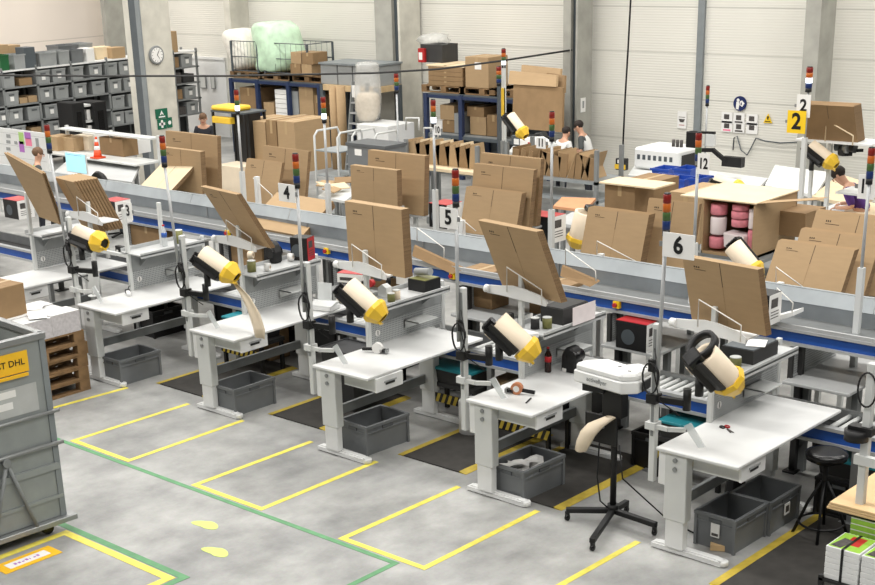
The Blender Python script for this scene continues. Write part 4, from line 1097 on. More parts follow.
# ------------------------------------------- bench with plates and booklets, right front
q = at(827, 501, Z=.86)
t = thing('stack_table', 'low black frame table carrying tan boards at the right edge', 'table', (q.x, q.y, 0), R(0))
MB().box(.02, 0.02, .78, .8, 1.2, .8).build('table_top', 'black', t)
for x in (.04, .74):
    for y in (.5, 1.12): MB().box(x, y, 0, x + .04, y + .04, .78).build('leg', 'black', t)
for i, z in enumerate((.802, .822, .842)):
    tag(MB().box(.0 + .01 * i, .0, 0, .8, 1.2, .018).build('board', 'board', loc=(q.x, q.y, z), bevel=.003), ('bottom', 'middle', 'top')[i] + ' tan board of the pile at the right edge', 'board', 'tan boards at the right edge')
g = at(822, 577, Z=.4)
bx, by = g.x, g.y
t = thing('booklet_cart', 'black metal cart carrying booklet piles in the right front corner', 'cart', (bx, by, 0))
MB().box(-.02, -.02, .38, .7, .62, .4).build('shelf', 'black', t)
for x in (-.02, .66):
    for y in (-.02, .58): MB().box(x, y, .0, x + .035, y + .035, .42).build('leg', 'black', t)
for j in range(2):
    for i in range(6):
        o = MB().box(0, 0, 0, .26, .3, .042).build('catalogue', 'white', loc=(bx + .01 + j * .275, by, .401 + i * .043), bevel=.004)
        tag(o, 'white catalogue in the ' + ('left', 'right')[j] + ' strapped front pile on the black cart', 'catalogue', ('left', 'right')[j] + ' front pile of catalogues')
        if i == 5:
            cv = MB().box(.01, .01, .042, .25, .29, .0435).m(1).box(.09, .1, .0435, .2, .26, .044).m(2).prism([(.02, .03, .0435), (.1, .02, .0435), (.14, .18, .0435), (.05, .2, .0435)], (0, 0, .0006)).build('cover', ['book_green', 'red', 'photo_dark'], o)
            o['label'] = 'topmost catalogue with green and red cover on the ' + ('left', 'right')[j] + ' front pile'
    tag(MB().box(bx + .01 + j * .275 + .12, by - .003, .401, bx + .01 + j * .275 + .14, by - .0005, .66).box(bx + .12 + .01 + j * .275, by - .003, .661, bx + .14 + .01 + j * .275, by + .3, .663).build('strap', 'black'), 'black strap around the ' + ('left', 'right')[j] + ' front pile of catalogues', 'strap')
for j in range(2):
    for i in range(9):
        o = MB().box(0, 0, 0, .26, .2, .045).m(1).box(.0, -.001, .004, .26, 0, .041).build('catalogue', ['white', 'book_green'], loc=(bx + .03 + j * .275, by + .34, .401 + i * .046))
        tag(o, 'green-spined catalogue in the ' + ('left', 'right')[j] + ' taller rear pile on the black cart', 'catalogue', ('left', 'right')[j] + ' rear pile of catalogues')
g2 = at(848, 588, Z=.36)
tag(MB().blob((0, 0, 0), .045, .03, .03, 12, 8).build('yellow_tag', 'yellow', loc=(g2.x, g2.y, .3)), 'small yellow tag hanging on the front of the black cart', 'tag')

# ============================================================ middle distance
def fb(name, label, cat, pl, pr, pb, pt, Y, d, mk='kraft', group=None, tape=True, tag_=True, bevel=.004, rz=0):
    """a box whose front face spans photo columns pl..pr, foot pb and top pt, in the plane Y; d deep"""
    a, b2 = at(pl, pb, Y=Y), at(pr, pb, Y=Y); tp = at(pl, pt, Y=Y)
    w = b2.x - a.x; h = tp.z - a.z
    t = thing(name, label, cat, ((a.x + b2.x) / 2, Y, a.z), rz, group)
    MB().box(-w / 2, 0, 0, w / 2, d, h).build('carton' if mk.startswith('kraft') else 'box_body', mk, t, bevel)
    if tape and mk.startswith('kraft'):
        MB().box(-.03, -.0015, h * .75, .03, d + .0015, h + .0015).build('tape_strip', 'tape', t)
        MB().box(-w / 2, d / 2 - .002, h, w / 2, d / 2 + .002, h + .001).build('flap_seam', 'kraft_edge', t)
    return t
# crate of pink and white foam
Yc = 5.0
a, b2, tp = at(701, 252, Y=Yc), at(752, 260, Y=Yc), at(752, 204, Y=Yc)
w, h, d = b2.x - a.x, tp.z - b2.z, 1.0
z0 = b2.z
t = thing('foam_carton', 'large open-sided carton filled with pink and white foam profiles', 'carton', (a.x, Yc, z0))
MB().tub(0, 0, 0, w, d, .03, .02).box(0, 0, 0, .015, d, h).box(w - .015, 0, 0, w, d, h).box(0, d - .015, 0, w, d, h).build('carton_walls', 'kraft', t)
MB().box(-.3, -.02, h, w + .02, d, h + .015).build('carton_lid', 'kraft_light', t)
MB().prism([(w, .0, h), (w + .02, 0, h + .01), (w + .42, .75, h - .02), (w + .4, .75, h - .03)], (0, d * .2, .0)).build('side_flap', 'kraft', t)
FR_ = [(.2, .03, .17, .1, 'foam_pink'), (.2, .2, .42, .095, 'foam_white'), (.2, .45, .58, .1, 'foam_pink'), (.62, .03, .1, .1, 'foam_pink'), (.62, .33, .42, .1, 'foam_pink'), (.62, .43, .52, .105, 'foam_pink'), (.62, .53, .6, .1, 'foam_pink'), (.87, .03, .3, .055, 'foam_pink'), (.87, .32, .56, .055, 'foam_white')]
for i, (fx_, f0, f1, fr, mk) in enumerate(FR_):
    x0 = fx_ * w; h0, h1 = .03 + f0 * (h - .06) / .62, .03 + f1 * (h - .06) / .62
    o = MB().lathe((x0, .14, h0), (x0, .14, h1), [(0, fr * .9), (.08, fr), (.92, fr), (1, fr * .9)], 18).build('foam_roll', mk, loc=(a.x, Yc, z0))
    tag(o, ('pink' if mk == 'foam_pink' else 'white') + ' foam roll standing in the large open carton, ' + ('left', 'left', 'left', 'middle', 'middle', 'middle', 'middle', 'right', 'right')[i] + ' column, ' + ('lowest', 'second', 'top', 'lowest', 'second', 'third', 'top', 'lower', 'upper')[i] + ' one', 'foam roll', 'foam rolls in the open carton')
tag(MB().hexa([(.42 * w, .02, .1), (.8 * w, .02, .08), (.8 * w, .24, .08), (.42 * w, .24, .1), (.4 * w, .02, .27), (.8 * w, .02, .25), (.8 * w, .24, .25), (.4 * w, .24, .27)]).build('foam_block', 'foam_white', loc=(a.x, Yc, z0), bevel=.01), 'white foam block lying low in the middle of the open carton', 'foam block')
t = thing('carton_table', 'steel table under the large carton of pink foam', 'table', (a.x, Yc, 0))
MB().box(-.1, .0, z0 - .04, w + .1, d + .1, z0 - .002).build('table_top', 'frame_grey', t)
for x in (-.06, w + .02):
    for y in (.05, d): MB().box(x, y, 0, x + .04, y + .04, z0 - .04).build('leg', 'frame', t)
MB().box(-.1, .1, z0 - .35, w + .1, d, z0 - .33).build('lower_shelf', 'slate', t)
# flat cartons beside, right of the foam carton
for i in range(6):
    q = at(788, 236 - i * 4, Y=5.6)
    tag(MB().box(-.22, 0, 0, .22, .5, .05).build('carton_pack', 'kraft_dark', loc=(q.x, 5.6, q.z)), 'flat brown carton pack in the low pile right of the foam carton', 'carton pack', 'carton packs right of the foam carton')
make_dispenser('paper_dispenser', 'cream paper dispenser with yellow funnel in front of the pink foam carton', at(733, 246, Y=4.4), at(746, 262, Y=4.4), .11, q0=(.5, .6, -.6))
make_dispenser('paper_dispenser', 'upright cream paper dispenser with yellow funnel left of the cartons by number 6', at(585, 212, Y=4.6), at(578, 240, Y=4.6), .125, q0=(.5, .8, .1))
make_dispenser('paper_dispenser', 'distant cream dispenser with yellow funnel near the right pallet rack', at(510, 116, Y=9.5), at(522, 132, Y=9.5), .1)
make_dispenser('paper_dispenser', 'distant cream dispenser with yellow funnel below the plate 2 station', at(811, 146, Y=8.8), at(826, 158, Y=8.8), .1)
make_dispenser('paper_dispenser', 'dark paper dispenser with yellow funnel under the white table behind the foam carton', at(716, 180, Y=8.2), at(731, 185, Y=8.2), .09)
# big carton with white top left of the foam carton
fb('cardboard_box', 'large carton with pale open top left of the pink foam carton', 'box', 604, 634, 225, 184, 6.6, 1.1, 'kraft_dark')
q = at(604, 184, Y=6.55)
tag(MB().box(-.05, 0, 0, .85, .5, .02).build('carton_sheet', 'kraft_light', loc=(q.x, 6.5, q.z + .012)), 'pale carton sheet lying across the large carton left of the foam carton', 'carton sheet')
fb('cardboard_box', 'brown carton left of the pink foam carton behind the number 6 light column', 'box', 668, 700, 240, 191, 6.2, .8, 'kraft')

# steel frame racks with upright cartons -----------------------------------------
def frame_rack(name, label, pl, pr, pt, ps, Y, d, levels, mk='frame_grey', floor=True):
    a, b2 = at(pl, pt, Y=Y), at(pr, pt, Y=Y)
    t = thing(name, label, 'rack', (a.x, Y, 0))
    w = b2.x - a.x; zt = a.z
    for x in (0, w):
        for y in (0, d): MB().box(x - .03, y - .03, 0, x + .03, y + .03, zt).build('upright', mk, t)
    for lv in levels:
        z = at(pl, lv, Y=Y).z
        MB().box(-.03, -.03, z - .05, w + .03, d + .03, z).build('shelf', 'galv_light', t)
    return t, a.x, w
t1, fx, fw = frame_rack('carton_rack', 'steel frame rack holding open brown folders in front of the two seated workers', 507, 597, 142, 0, 9.4, .7, (172, 190))
zs = at(507, 172, Y=9.4).z
random.seed(5)
for i in range(12):
    x = fx + .12 + i * (fw * .98 - .2) / 11; ln = random.uniform(-.25, .2)
    t = thing('open_carton', 'brown open carton sleeve standing in the steel rack before the workers', 'carton', (x, 9.45, zs + .002), 0, 'carton sleeves in the steel rack')
    MB().hexa([(-.07, 0, 0), (-.06, 0, 0), (-.06, .5, 0), (-.07, .5, 0), (-.07 + ln, 0, .42), (-.06 + ln, 0, .42), (-.06 + ln, .5, .42), (-.07 + ln, .5, .42)]).build('side_sheet', 'kraft' if i % 3 else 'kraft_dark', t)
    MB().hexa([(-.06, 0, 0), (.06, 0, 0), (.06, .01, 0), (-.06, .01, 0), (-.06 + ln, 0, .4), (.1, 0, .4 - abs(ln) * .3), (.1, .01, .4 - abs(ln) * .3), (-.06 + ln, .01, .4)]).build('front_sheet', 'kraft_dark', t)
t2, gx, gw = frame_rack('carton_rack', 'low steel frame rack with open brown cartons left of the yellow striped post', 406, 477, 139, 0, 9.2, .7, (166,))
zs = at(406, 166, Y=9.2).z
for i in range(7):
    x = gx + .15 + i * (gw - .25) / 6
    t = thing('open_carton', 'brown open carton standing in the low steel rack in mid distance', 'carton', (x, 9.25, zs + .002), 0, 'open cartons in the low rack')
    MB().hexa([(-.14, 0, 0), (-.13, 0, 0), (-.13, .5, 0), (-.14, .5, 0), (-.22, 0, .45), (-.21, 0, .45), (-.21, .5, .45), (-.22, .5, .45)]).build('side_sheet', 'kraft_light' if i % 2 else 'kraft', t)
    MB().hexa([(-.13, 0, 0), (.1, 0, 0), (.1, .01, 0), (-.13, .01, 0), (-.2, 0, .4), (.14, 0, .5), (.14, .01, .5), (-.2, .01, .4)]).build('front_sheet', 'kraft_dark' if i % 2 else 'kraft', t)
b = MB()
for pts in (((406, 130), (406, 118), (419, 118), (419, 130)), ((424, 138), (424, 128), (438, 128), (438, 138))):
    b.tube([at(x, y, Y=9.2) for x, y in pts], .018, 6)
tag(b.build('push_bar', 'frame'), 'pair of bent tube handles above the low steel rack', 'handle')
# brown table top and clutter between
def slab(name, label, cat, pts, Z, th, mk, legs=None, lm='frame_grey'):
    P = [at(x, y, Z=Z) for x, y in pts]; c = sum((p for p in P), Vector()) / len(P)
    t = thing(name, label, cat, (c.x, c.y, 0))
    MB().prism([(p.x - c.x, p.y - c.y, Z - th) for p in P], (0, 0, th)).build('table_top' if cat != 'sheet' else 'sheet', mk, t)
    if legs:
        b = None
        for p in P:
            x, y = (p.x - c.x) * .88, (p.y - c.y) * .88
            MB().box(x - .03, y - .03, 0, x + .03, y + .03, Z - th).build('leg', lm, t)
    return t
slab('packing_table', 'long white work table under the wall notices', 'table', ((700, 182), (757, 189), (768, 178), (690, 168)), .95, .05, 'white', True)
slab('packing_table', 'white work table right below the warning triangle', 'table', ((765, 185), (815, 195), (830, 172), (775, 165)), .95, .05, 'white', True)
slab('packing_table', 'orange-brown table top behind the carton stack right of number 5', 'table', ((553, 206), (585, 210), (596, 198), (562, 197)), .9, .04, 'wood_orange', True)
slab('packing_table', 'pale table with carton sheets left of the purple-clad worker', 'table', ((812, 196), (862, 206), (885, 188), (840, 174)), .95, .05, 'kraft_light', True, 'frame')
slab('packing_table', 'grey table behind the red-topped box right of number 5', 'table', ((553, 222), (590, 228), (606, 216), (572, 212)), .92, .04, 'grey_laminate', True)
slab('packing_table', 'pale wooden table at the right edge behind the nearest row', 'table', ((838, 220), (880, 228), (890, 205), (852, 200)), .95, .05, 'kraft_light', True, 'frame')
slab('packing_table', 'white table with scattered cartons in front of the grey lidded tote', 'table', ((318, 196), (345, 201), (362, 188), (335, 183)), .9, .04, 'frame', True)
slab('packing_table', 'pale table behind the leaning cartons at the far left', 'table', ((54, 172), (132, 182), (140, 165), (70, 158)), .95, .05, 'grey_laminate', True)
slab('packing_table', 'brown table between the steel racks and number 5', 'table', ((424, 167), (476, 173), (480, 162), (436, 156)), 1.0, .05, 'kraft_light', True)
for i, (px, py, rz, mk) in enumerate(((328, 186, .3, 'kraft'), (338, 190, 1.2, 'kraft_light'), (332, 194, 2.0, 'kraft'), (345, 186, .8, 'kraft_dark'), (325, 192, 2.6, 'kraft_light'))):
    p = at(px, py, Z=.93)
    b = MB().cbox((0, 0, .02 + .02 * i), (.34, .22, .02), Matrix.Rotation(rz, 3, 'Z') @ Matrix.Rotation(.25, 3, 'X'))
    tag(b.build('carton_scrap', mk, loc=(p.x, p.y, .95)), 'torn carton piece lying on the white table before the grey tote', 'carton scrap', 'torn carton pieces')
# grey lidded tote on a trolley, tube trolleys
t = fb('storage_tote', 'grey tote with white tags standing on a trolley in mid distance', 'tote', 348, 386, 168, 143, 7.6, .5, 'klt', bevel=.006)
a, b2 = at(348, 143, Y=7.6), at(386, 143, Y=7.6); w = b2.x - a.x; h = a.z - at(348, 168, Y=7.6).z
MB().box(-w / 2 - .02, -.02, h - .04, w / 2 + .02, .52, h + .01).build('lid', 'klt_dark', t)
tt_ = thing('dolly', 'low grey trolley frame carrying the grey lidded tote', 'trolley', (t.location.x, t.location.y, 0))
MB().box(-w / 2, 0, a.z - h - .04, w / 2, .5, a.z - h - .002).build('deck', 'frame_grey', tt_)
for x in (-w / 2 + .03, w / 2 - .03):
    for y in (.03, .47): MB().box(x - .02, y - .02, 0, x + .02, y + .02, a.z - h - .04).build('leg', 'frame_grey', tt_)
for x in (-.3, .12): MB().box(w * x, -.004, h * .55, w * x + .16, 0, h * .8).build('tag_card', 'paper', t)
def tube_trolley(label, pl, pr, pt, pb, Y, d=.6):
    a, b2 = at(pl, pt, Y=Y), at(pr, pt, Y=Y); w = b2.x - a.x; h = a.z
    t = thing('tube_trolley', label, 'trolley', (a.x, Y, 0), 0, 'steel tube trolleys')
    for x in (0, w): MB().tube([(x, 0, .1), (x, 0, h - .08), (x + .02, .06, h), (x + .02, d - .06, h), (x, d, h - .08), (x, d, .1)], .02, 8).build('side_frame', 'frame', t)
    for z in (.25, h * .55, h * .8): MB().box(0, 0, z, w, d, z + .02).build('shelf', 'galv_light', t)
    for x in (0, w):
        for y in (0, d): MB().cyl((x - .015, y, .06), (x + .015, y, .06), .06, n=12).build('castor', 'black', t)
tube_trolley('steel tube trolley standing left of the grey lidded tote', 314, 337, 131, 185, 7.6)
tube_trolley('steel tube trolley standing behind the grey lidded tote', 352, 374, 132, 160, 8.6)
# large cartons and yellow-lidded frame in mid distance
fb('cardboard_box', 'large upright carton with marked corner, left one of the pair below the left pallet rack', 'box', 243, 268, 172, 120, 8.4, .9, 'kraft')
fb('cardboard_box', 'large upright carton in the middle of the pair below the left pallet rack', 'box', 269, 279, 172, 120, 8.4, .9, 'kraft_dark')
fb('cardboard_box', 'large carton with white side print below the left pallet rack', 'box', 280, 297, 172, 121, 8.4, .9, 'kraft')
t = thing('lid_stand', 'black frame stand with a yellow lid beside the large cartons', 'stand', at(217, 165, Y=8.2) * 1)
p = t.location; t.location = (p.x, 8.2, 0)
w = at(244, 112, Y=8.2).x - p.x; h = at(217, 112, Y=8.2).z
for x in (0, w):
    for y in (0, .5): MB().box(x - .02, y - .02, 0, x + .02, y + .02, h).build('leg', 'black', t)
MB().box(-.03, -.03, h, w + .03, .53, h + .03).build('stand_top', 'slate', t)
MB().box(.55 * w, .1, .4, w, .4, h).build('side_panel', 'black', t)
MB().box(-.02, -.04, h + .03, .72 * w, .42, h + .12).build('lid', 'yellow', t, .03)
MB().box(.02, -.06, h - .2, .62 * w, .06, h - .08).build('lid_edge', 'yellow', t, .01)
fb('cardboard_box', 'stacked white and brown pack under the yellow-lidded stand', 'box', 219, 242, 200, 165, 7.8, .6, 'cream', tape=False)

# station in the far right background ------------------------------------------
p = at(804, 150, Y=8.45)
t = thing('signal_post', 'grey post with lit white signal light carrying the white and yellow plates 2', 'signal post', (p.x, 8.45, 0), 0, 'signal posts of the rear rows')
MB().box(-.03, -.03, 0, .03, .03, 2.1).build('post', 'frame', t)
q = at(809, 82, Y=8.45)
make_signal(t, 0, 0, 1.9, q.z - .1, .045, 1, tip=q.x - p.x)
plate('2', 803.5, 106, 8.42, 'white plate with black number 2 on the far right pole', 1, w=.2, h=.3)
plate('2', 796.5, 122, 8.4, 'yellow plate with black number 2 on the far right pole', 1, w=.27, h=.3, mk='sign_yellow')
stack((at(832, 140, Y=8.9).x, 8.9, at(832, 140, Y=8.9).z), .74, .56, 5, R(-26), R(4), ('foremost dark flattened carton in the far right rack by plates 2', 'flattened carton behind the foremost in the far right rack'), 'flattened cartons in the far right rack', mk='kraft_dark', printed=False, th=.045)
t = thing('packing_desk', 'distant packing station with wire guard below the far right cartons', 'desk', (at(800, 170, Y=8.8).x, 8.6, 0))
MB().box(0, 0, .9, .9, 1.5, .94).build('tabletop', 'white', t)
for x, y in ((.05, .1), (.78, .1), (.05, 1.3), (.78, 1.3)): MB().box(x, y, 0, x + .08, y + .08, .9).build('leg', 'frame', t)
zz = at(830, 140, Y=8.9).z
MB().box(.1, .28, .94, .14, .33, zz + .2).box(.35, .28, .94, .4, .33, zz + .2).build('upright', 'frame', t)
MB().box(-.1, .2, zz - .03, 1.0, .7, zz - .005).build('carton_tray', 'white', t)
MB().tube([(.35, .18, zz), (.35, .18, zz + .28), (.75, .18, zz + .1), (.75, .18, zz - .03)], .01, 6).build('wire_guard', 'kraft_light', t)
MB().box(.5, .3, 1.3, 1.2, .8, 1.33).build('shelf', 'frame', t)
for i, (px, py, mk) in enumerate(((838, 146, 'slate'), (846, 148, 'steel'), (853, 147, 'black'), (842, 151, 'dark'))):
    p = at(px, py, Y=9.0)
    tt = thing('tape_tool', ['dark blue', 'grey', 'black', 'rearmost dark'][i] + ' tape tool among the tools under the far right cartons', 'tool', p)
    MB().cyl((-.03, 0, 0), (.04, 0, 0), .07, n=14).build('reel', mk, tt)
    MB().bar((0, 0, -.05), (.1, .1, -.05), .04, .04).build('grip', 'black', tt)
# white machine, blue crates, screen arm, power box
t = fb('box_machine', 'white cabinet machine with slotted front before the ribbed wall', 'machine', 633, 678, 168, 147, 11.6, .8, 'white', bevel=.04)
a, b2 = at(633, 168, Y=11.6), at(678, 168, Y=11.6); w = b2.x - a.x; h = at(633, 147, Y=11.6).z - a.z
for i in range(7): MB().box(-w / 2 + .08 + i * .11, -.004, h * .45, -w / 2 + .14 + i * .11, .0, h * .68).build('vent_slot', 'slate', t)
MB().box(w / 2 - .01, .1, .03, w / 2 + .01, .65, h * .75).build('end_opening', 'dark', t)
for i in range(3): MB().cyl((.1 + .08 * i, .4, h), (.1 + .08 * i, .4, h + .12), .03, n=10).build('stack_pipe', 'photo_dark', t)
slab('packing_table', 'table carrying the white cabinet machine', 'table', ((628, 175), (690, 182), (705, 168), (640, 158)), at(633, 169, Y=11.6).z, .05, 'frame', True)
zc_ = at(655, 187, Y=8.6).z
for i, (pl, pr, pb, pt, Y) in enumerate(((646, 664, 187, 176, 8.6), (666, 684, 190, 178, 8.6), (651, 668, 176, 168, 9.1), (673, 690, 180, 168, 9.1), (688, 699, 194, 178, 8.5))):
    a = at(pl, pb, Z=zc_); Y = a.y; b2 = at(pr, pb, Y=Y); tp = at(pl, pt, Y=Y)
    t = thing('blue_crate', ['front left', 'front right', 'rear left', 'rear right', 'rightmost'][i] + ' of the blue plastic crates before the white machine', 'crate', (a.x, Y, a.z), 0, 'blue plastic crates')
    w = b2.x - a.x; h = tp.z - a.z
    MB().tub(0, 0, 0, w, .36, h, .02, .02).build('body', 'binblue', t)
    MB().box(-.015, -.015, h - .03, w + .015, .01, h).box(-.015, .35, h - .03, w + .015, .375, h).build('rim', 'binblue', t)
slab('packing_table', 'table under the blue plastic crates', 'table', ((640, 191), (702, 200), (712, 174), (655, 167)), zc_ - .002, .04, 'frame', True)
p = at(697, 150, Y=11.0)
t = thing('screen_arm', 'black display and arm unit beside the round wall sign', 'display', (p.x, 11.0, 0))
def ap(x, y, dy=0): return at(x, y, Y=11.0 + dy) - Vector((p.x, 11.0, 0))
MB().box(-.03, .05, .0, .03, .11, p.z + .25).build('pole', 'frame', t)
a, b2 = ap(687, 147), ap(701, 132)
MB().box(a.x, -.05, a.z, b2.x, .0, b2.z).build('display', 'black', t, .01)
MB().bar(ap(690, 132), ap(715, 133), .05, .04).bar(ap(700, 150), ap(714, 150), .06, .06).bar(ap(713, 150), ap(727, 162), .06, .06).build('arm', 'black', t)
a, b2 = ap(722, 166), ap(742, 158)
MB().box(a.x, -.02, a.z, b2.x, .1, b2.z).build('wall_plate', 'black', t)
a, b2 = ap(706, 146), ap(715, 134)
MB().box(a.x, -.03, a.z, b2.x, .05, b2.z).build('switch_box', 'frame', t, .01)
t = thing('power_box', 'yellow and black power box hanging on the long black cable', 'power box', at(622, 164, Y=11.2))
MB().box(-.1, -.06, -.1, .1, .06, .1).build('housing', 'black', t, .01)
MB().box(-.11, -.065, -.08, .11, -.055, .0).build('yellow_band', 'yellow', t)
MB().box(-.05, -.07, .02, .05, -.06, .08).build('socket_plate', 'paper', t)
pts = [at(*q, Y=11.2) for q in ((637, -120), (631, -6), (628, 50), (625, 100), (622.5, 157))]
tag(MB().tube(pts, .016, 6).build('hanging_cable', 'black'), 'long black cable hanging from above to the power box', 'cable')
pts = [at(x, y, Y=7.4) for x, y in ((-30, 75), (60, 76), (140, 77), (225, 76), (300, 74), (375, 73), (440, 70), (470, 66))] + [at(x, y, Y=13.9) for x, y in ((572, 50),)]
pts = [at(x, y, Y=13.7) for x, y in ((-30, 75), (60, 76), (140, 77), (225, 76), (300, 74), (375, 73), (440, 69), (500, 61), (572, 50))]
pts = [at(-30, 75, Y=6.0), at(90, 76, Y=6.9), at(225, 76, Y=8.4), at(300, 74.5, Y=9.4), at(375, 73, Y=10.5), at(440, 69, Y=11.6), at(500, 61, Y=12.7), at(572, 50, Y=14.0)]
tag(MB().tube(pts, .02, 6).build('span_cable', 'dark'), 'dark cable spanning across the hall to the right pillar', 'cable')

# ---------------------------------------------------------- pallet racks, back wall
def pallet_rack(label, ups, top, low, Y, ztop_extra=.0, d=1.0):
    z1 = at(ups[0], top, Y=Y).z; z2 = at(ups[0], low, Y=Y).z
    xs = [at(u, top, Y=Y).x for u in ups]
    t = thing('pallet_rack', label, 'rack', (xs[0], Y, 0), 0, 'pallet racks on the back wall')
    for x in xs:
        for y in (0, d): MB().box(x - xs[0] - .05, y - .04, 0, x - xs[0] + .05, y + .04, z1 + ztop_extra).build('upright', 'rackblue', t)
    for z in (z1, z2):
        for y in (0, d): MB().box(0, y - .03, z - .085, xs[-1] - xs[0], y + .03, z - .02).build('beam', 'rackblue' if z == z1 else 'slate', t)
        MB().box(0, 0, z - .02, xs[-1] - xs[0], d, z).build('deck', 'frame_grey' if z == z2 else 'slate', t)
    MB().box(0, d + .02, .1, xs[-1] - xs[0], d + .04, z1 - .1).build('back_mesh', 'slate', t)
    return xs, z1, z2
YR = 12.9
xa, za1, za2 = pallet_rack('dark blue pallet rack carrying the caged plastic bags', (231, 257, 288, 319), 78, 113, YR)
def onrack(name, label, cat, pl, pr, h, z, Y=YR, d=.8, mk='kraft', group=None, dy=.05):
    a, b2 = at(pl, 90, Y=Y), at(pr, 90, Y=Y); w = b2.x - a.x
    t = thing(name, label, cat, ((a.x + b2.x) / 2, Y + dy, z), 0, group)
    MB().box(-w / 2, 0, 0, w / 2, d, h).build('carton' if mk.startswith('kraft') else 'box_body', mk, t, .004)
    if mk.startswith('kraft'): MB().box(-.03, -.0015, h * .7, .03, d, h + .002).build('tape_strip', 'tape', t)
    return t
for i, (u0, u1) in enumerate(((232, 256), (258, 287), (289, 318))):
    a, b2 = at(u0, 80, Y=YR), at(u1, 80, Y=YR)
    pp = make_pallet('pallet on the left rack ' + ('under the white bag', 'under the green bag', 'under the brown boxes')[i], ((a.x + b2.x) / 2, YR + .5, za1 + .002), 0, 'pallets on the left rack')
def cage(label, pl, pr, pt, z, Y, d=.8):
    a, b2 = at(pl, pt, Y=Y), at(pr, pt, Y=Y); w = b2.x - a.x; h = a.z - z
    t = thing('wire_cage', label, 'cage', (a.x, Y + .08, z), 0, 'wire cages on the rack')
    for x in (0, w):
        for y in (0, d): MB().box(x - .02, y - .02, 0, x + .02, y + .02, h).build('corner_post', 'slate', t)
    b = MB()
    for y in (0, d):
        for zz in (.03, h * .5, h): b.tube([(0, y, zz), (w, y, zz)], .012, 4)
        for i in range(1, 8): b.tube([(w * i / 8, y, 0), (w * i / 8, y, h)], .004, 4)
    for x in (0, w):
        for zz in (.03, h * .5, h): b.tube([(x, 0, zz), (x, d, zz)], .012, 4)
    b.build('mesh_wall', 'slate', t)
cage('wire cage around the white plastic bag on the left rack', 228, 254, 41, za1 + .147, YR)
cage('wire cage around the green plastic bag on the left rack', 261, 304, 43, za1 + .147, YR)
def sack(name, label, pts, Y, mk, ry=.5, n=18, jit=.06, seed=1):
    """bulging bag: list of (left px, right px, y px) outlines from bottom to top"""
    rnd = random.Random(seed); vs = []; fs = []
    for (l, r_, y) in pts:
        a, b2 = at(l, y, Y=Y), at(r_, y, Y=Y); rx = (b2.x - a.x) / 2
        for i in range(n):
            th = 2 * math.pi * i / n; k = 1 + rnd.uniform(-jit, jit)
            vs.append(((a.x + b2.x) / 2 + rx * math.cos(th) * k, Y + ry * math.sin(th) * k * min(1, rx / .35 + .25), (a.z + b2.z) / 2 + rnd.uniform(-jit, jit) * .3))
    m = len(pts)
    for j in range(m - 1):
        for i in range(n): fs.append((j * n + i, j * n + (i + 1) % n, (j + 1) * n + (i + 1) % n, (j + 1) * n + i))
    fs += [tuple(range(n))[::-1], tuple((m - 1) * n + i for i in range(n))]
    o = MB().add(vs, fs, True).build(name, mk)
    sd = o.modifiers.new('s', 'SUBSURF'); sd.levels = 1; sd.render_levels = 1
    return tag(o, label, 'bag')
sack('plastic_bag', 'white plastic bag bulging out of the left wire cage', [(243, 250, 71), (240, 258, 66), (235, 260, 56), (230, 256, 46), (226, 253, 37), (230, 248, 31), (234, 243, 28)], YR + .5, 'white_bag', .42, seed=3)
sack('plastic_bag', 'large pale green plastic bag standing in the right wire cage', [(264, 294, 72), (262, 299, 66), (261, 302, 54), (259, 298, 44), (257, 295, 34), (256, 293, 27), (262, 286, 23), (268, 280, 21)], YR + .5, 'green_bag', .5, seed=5, jit=.09)
for i, (l, r_, dz) in enumerate(((290, 300, 0), (301, 311, 0), (291, 301, .255), (302, 313, .255))):
    onrack('cardboard_box', 'brown carton on the left rack right of the green bag, ' + ('lower left', 'lower right', 'upper left', 'upper right')[i], 'box', l, r_, .25, za1 + .15 + dz, d=.45, mk=('kraft_dark', 'kraft', 'kraft', 'kraft_dark')[i], group='brown cartons on the rack top')
onrack('cardboard_box', 'dark brown carton low in the left rack below the white bag', 'box', 238, 255, .6, za2 + .01, mk='kraft_dark')
onrack('cardboard_box', 'open small carton in the left rack left of the white paper stack', 'box', 261, 271, .3, za2 + .01, d=.4, mk='kraft')
for i in range(6): 
    a = at(274, 90, Y=YR); b2 = at(286, 90, Y=YR)
    tag(MB().box(a.x, YR + .02, za2 + .005 + i * .105, b2.x, YR + .6, za2 + .1 + i * .105).build('paper_pack', 'paper'), 'white paper pack in the pile standing in the left rack', 'paper pack', 'white paper packs in the left rack')
onrack('cardboard_box', 'tall tan carton in the right bay of the left rack', 'box', 297, 311, .72, za2 + .01, mk='kraft')
onrack('cardboard_box', 'narrow brown carton at the right end of the left rack', 'box', 312, 318, .55, za2 + .01, mk='kraft_dark')
onrack('wrapped_load', 'grey wrapped load low in the left rack beside the white paper packs', 'load', 288.5, 296, .6, za2 + .01, mk='panel_grey')
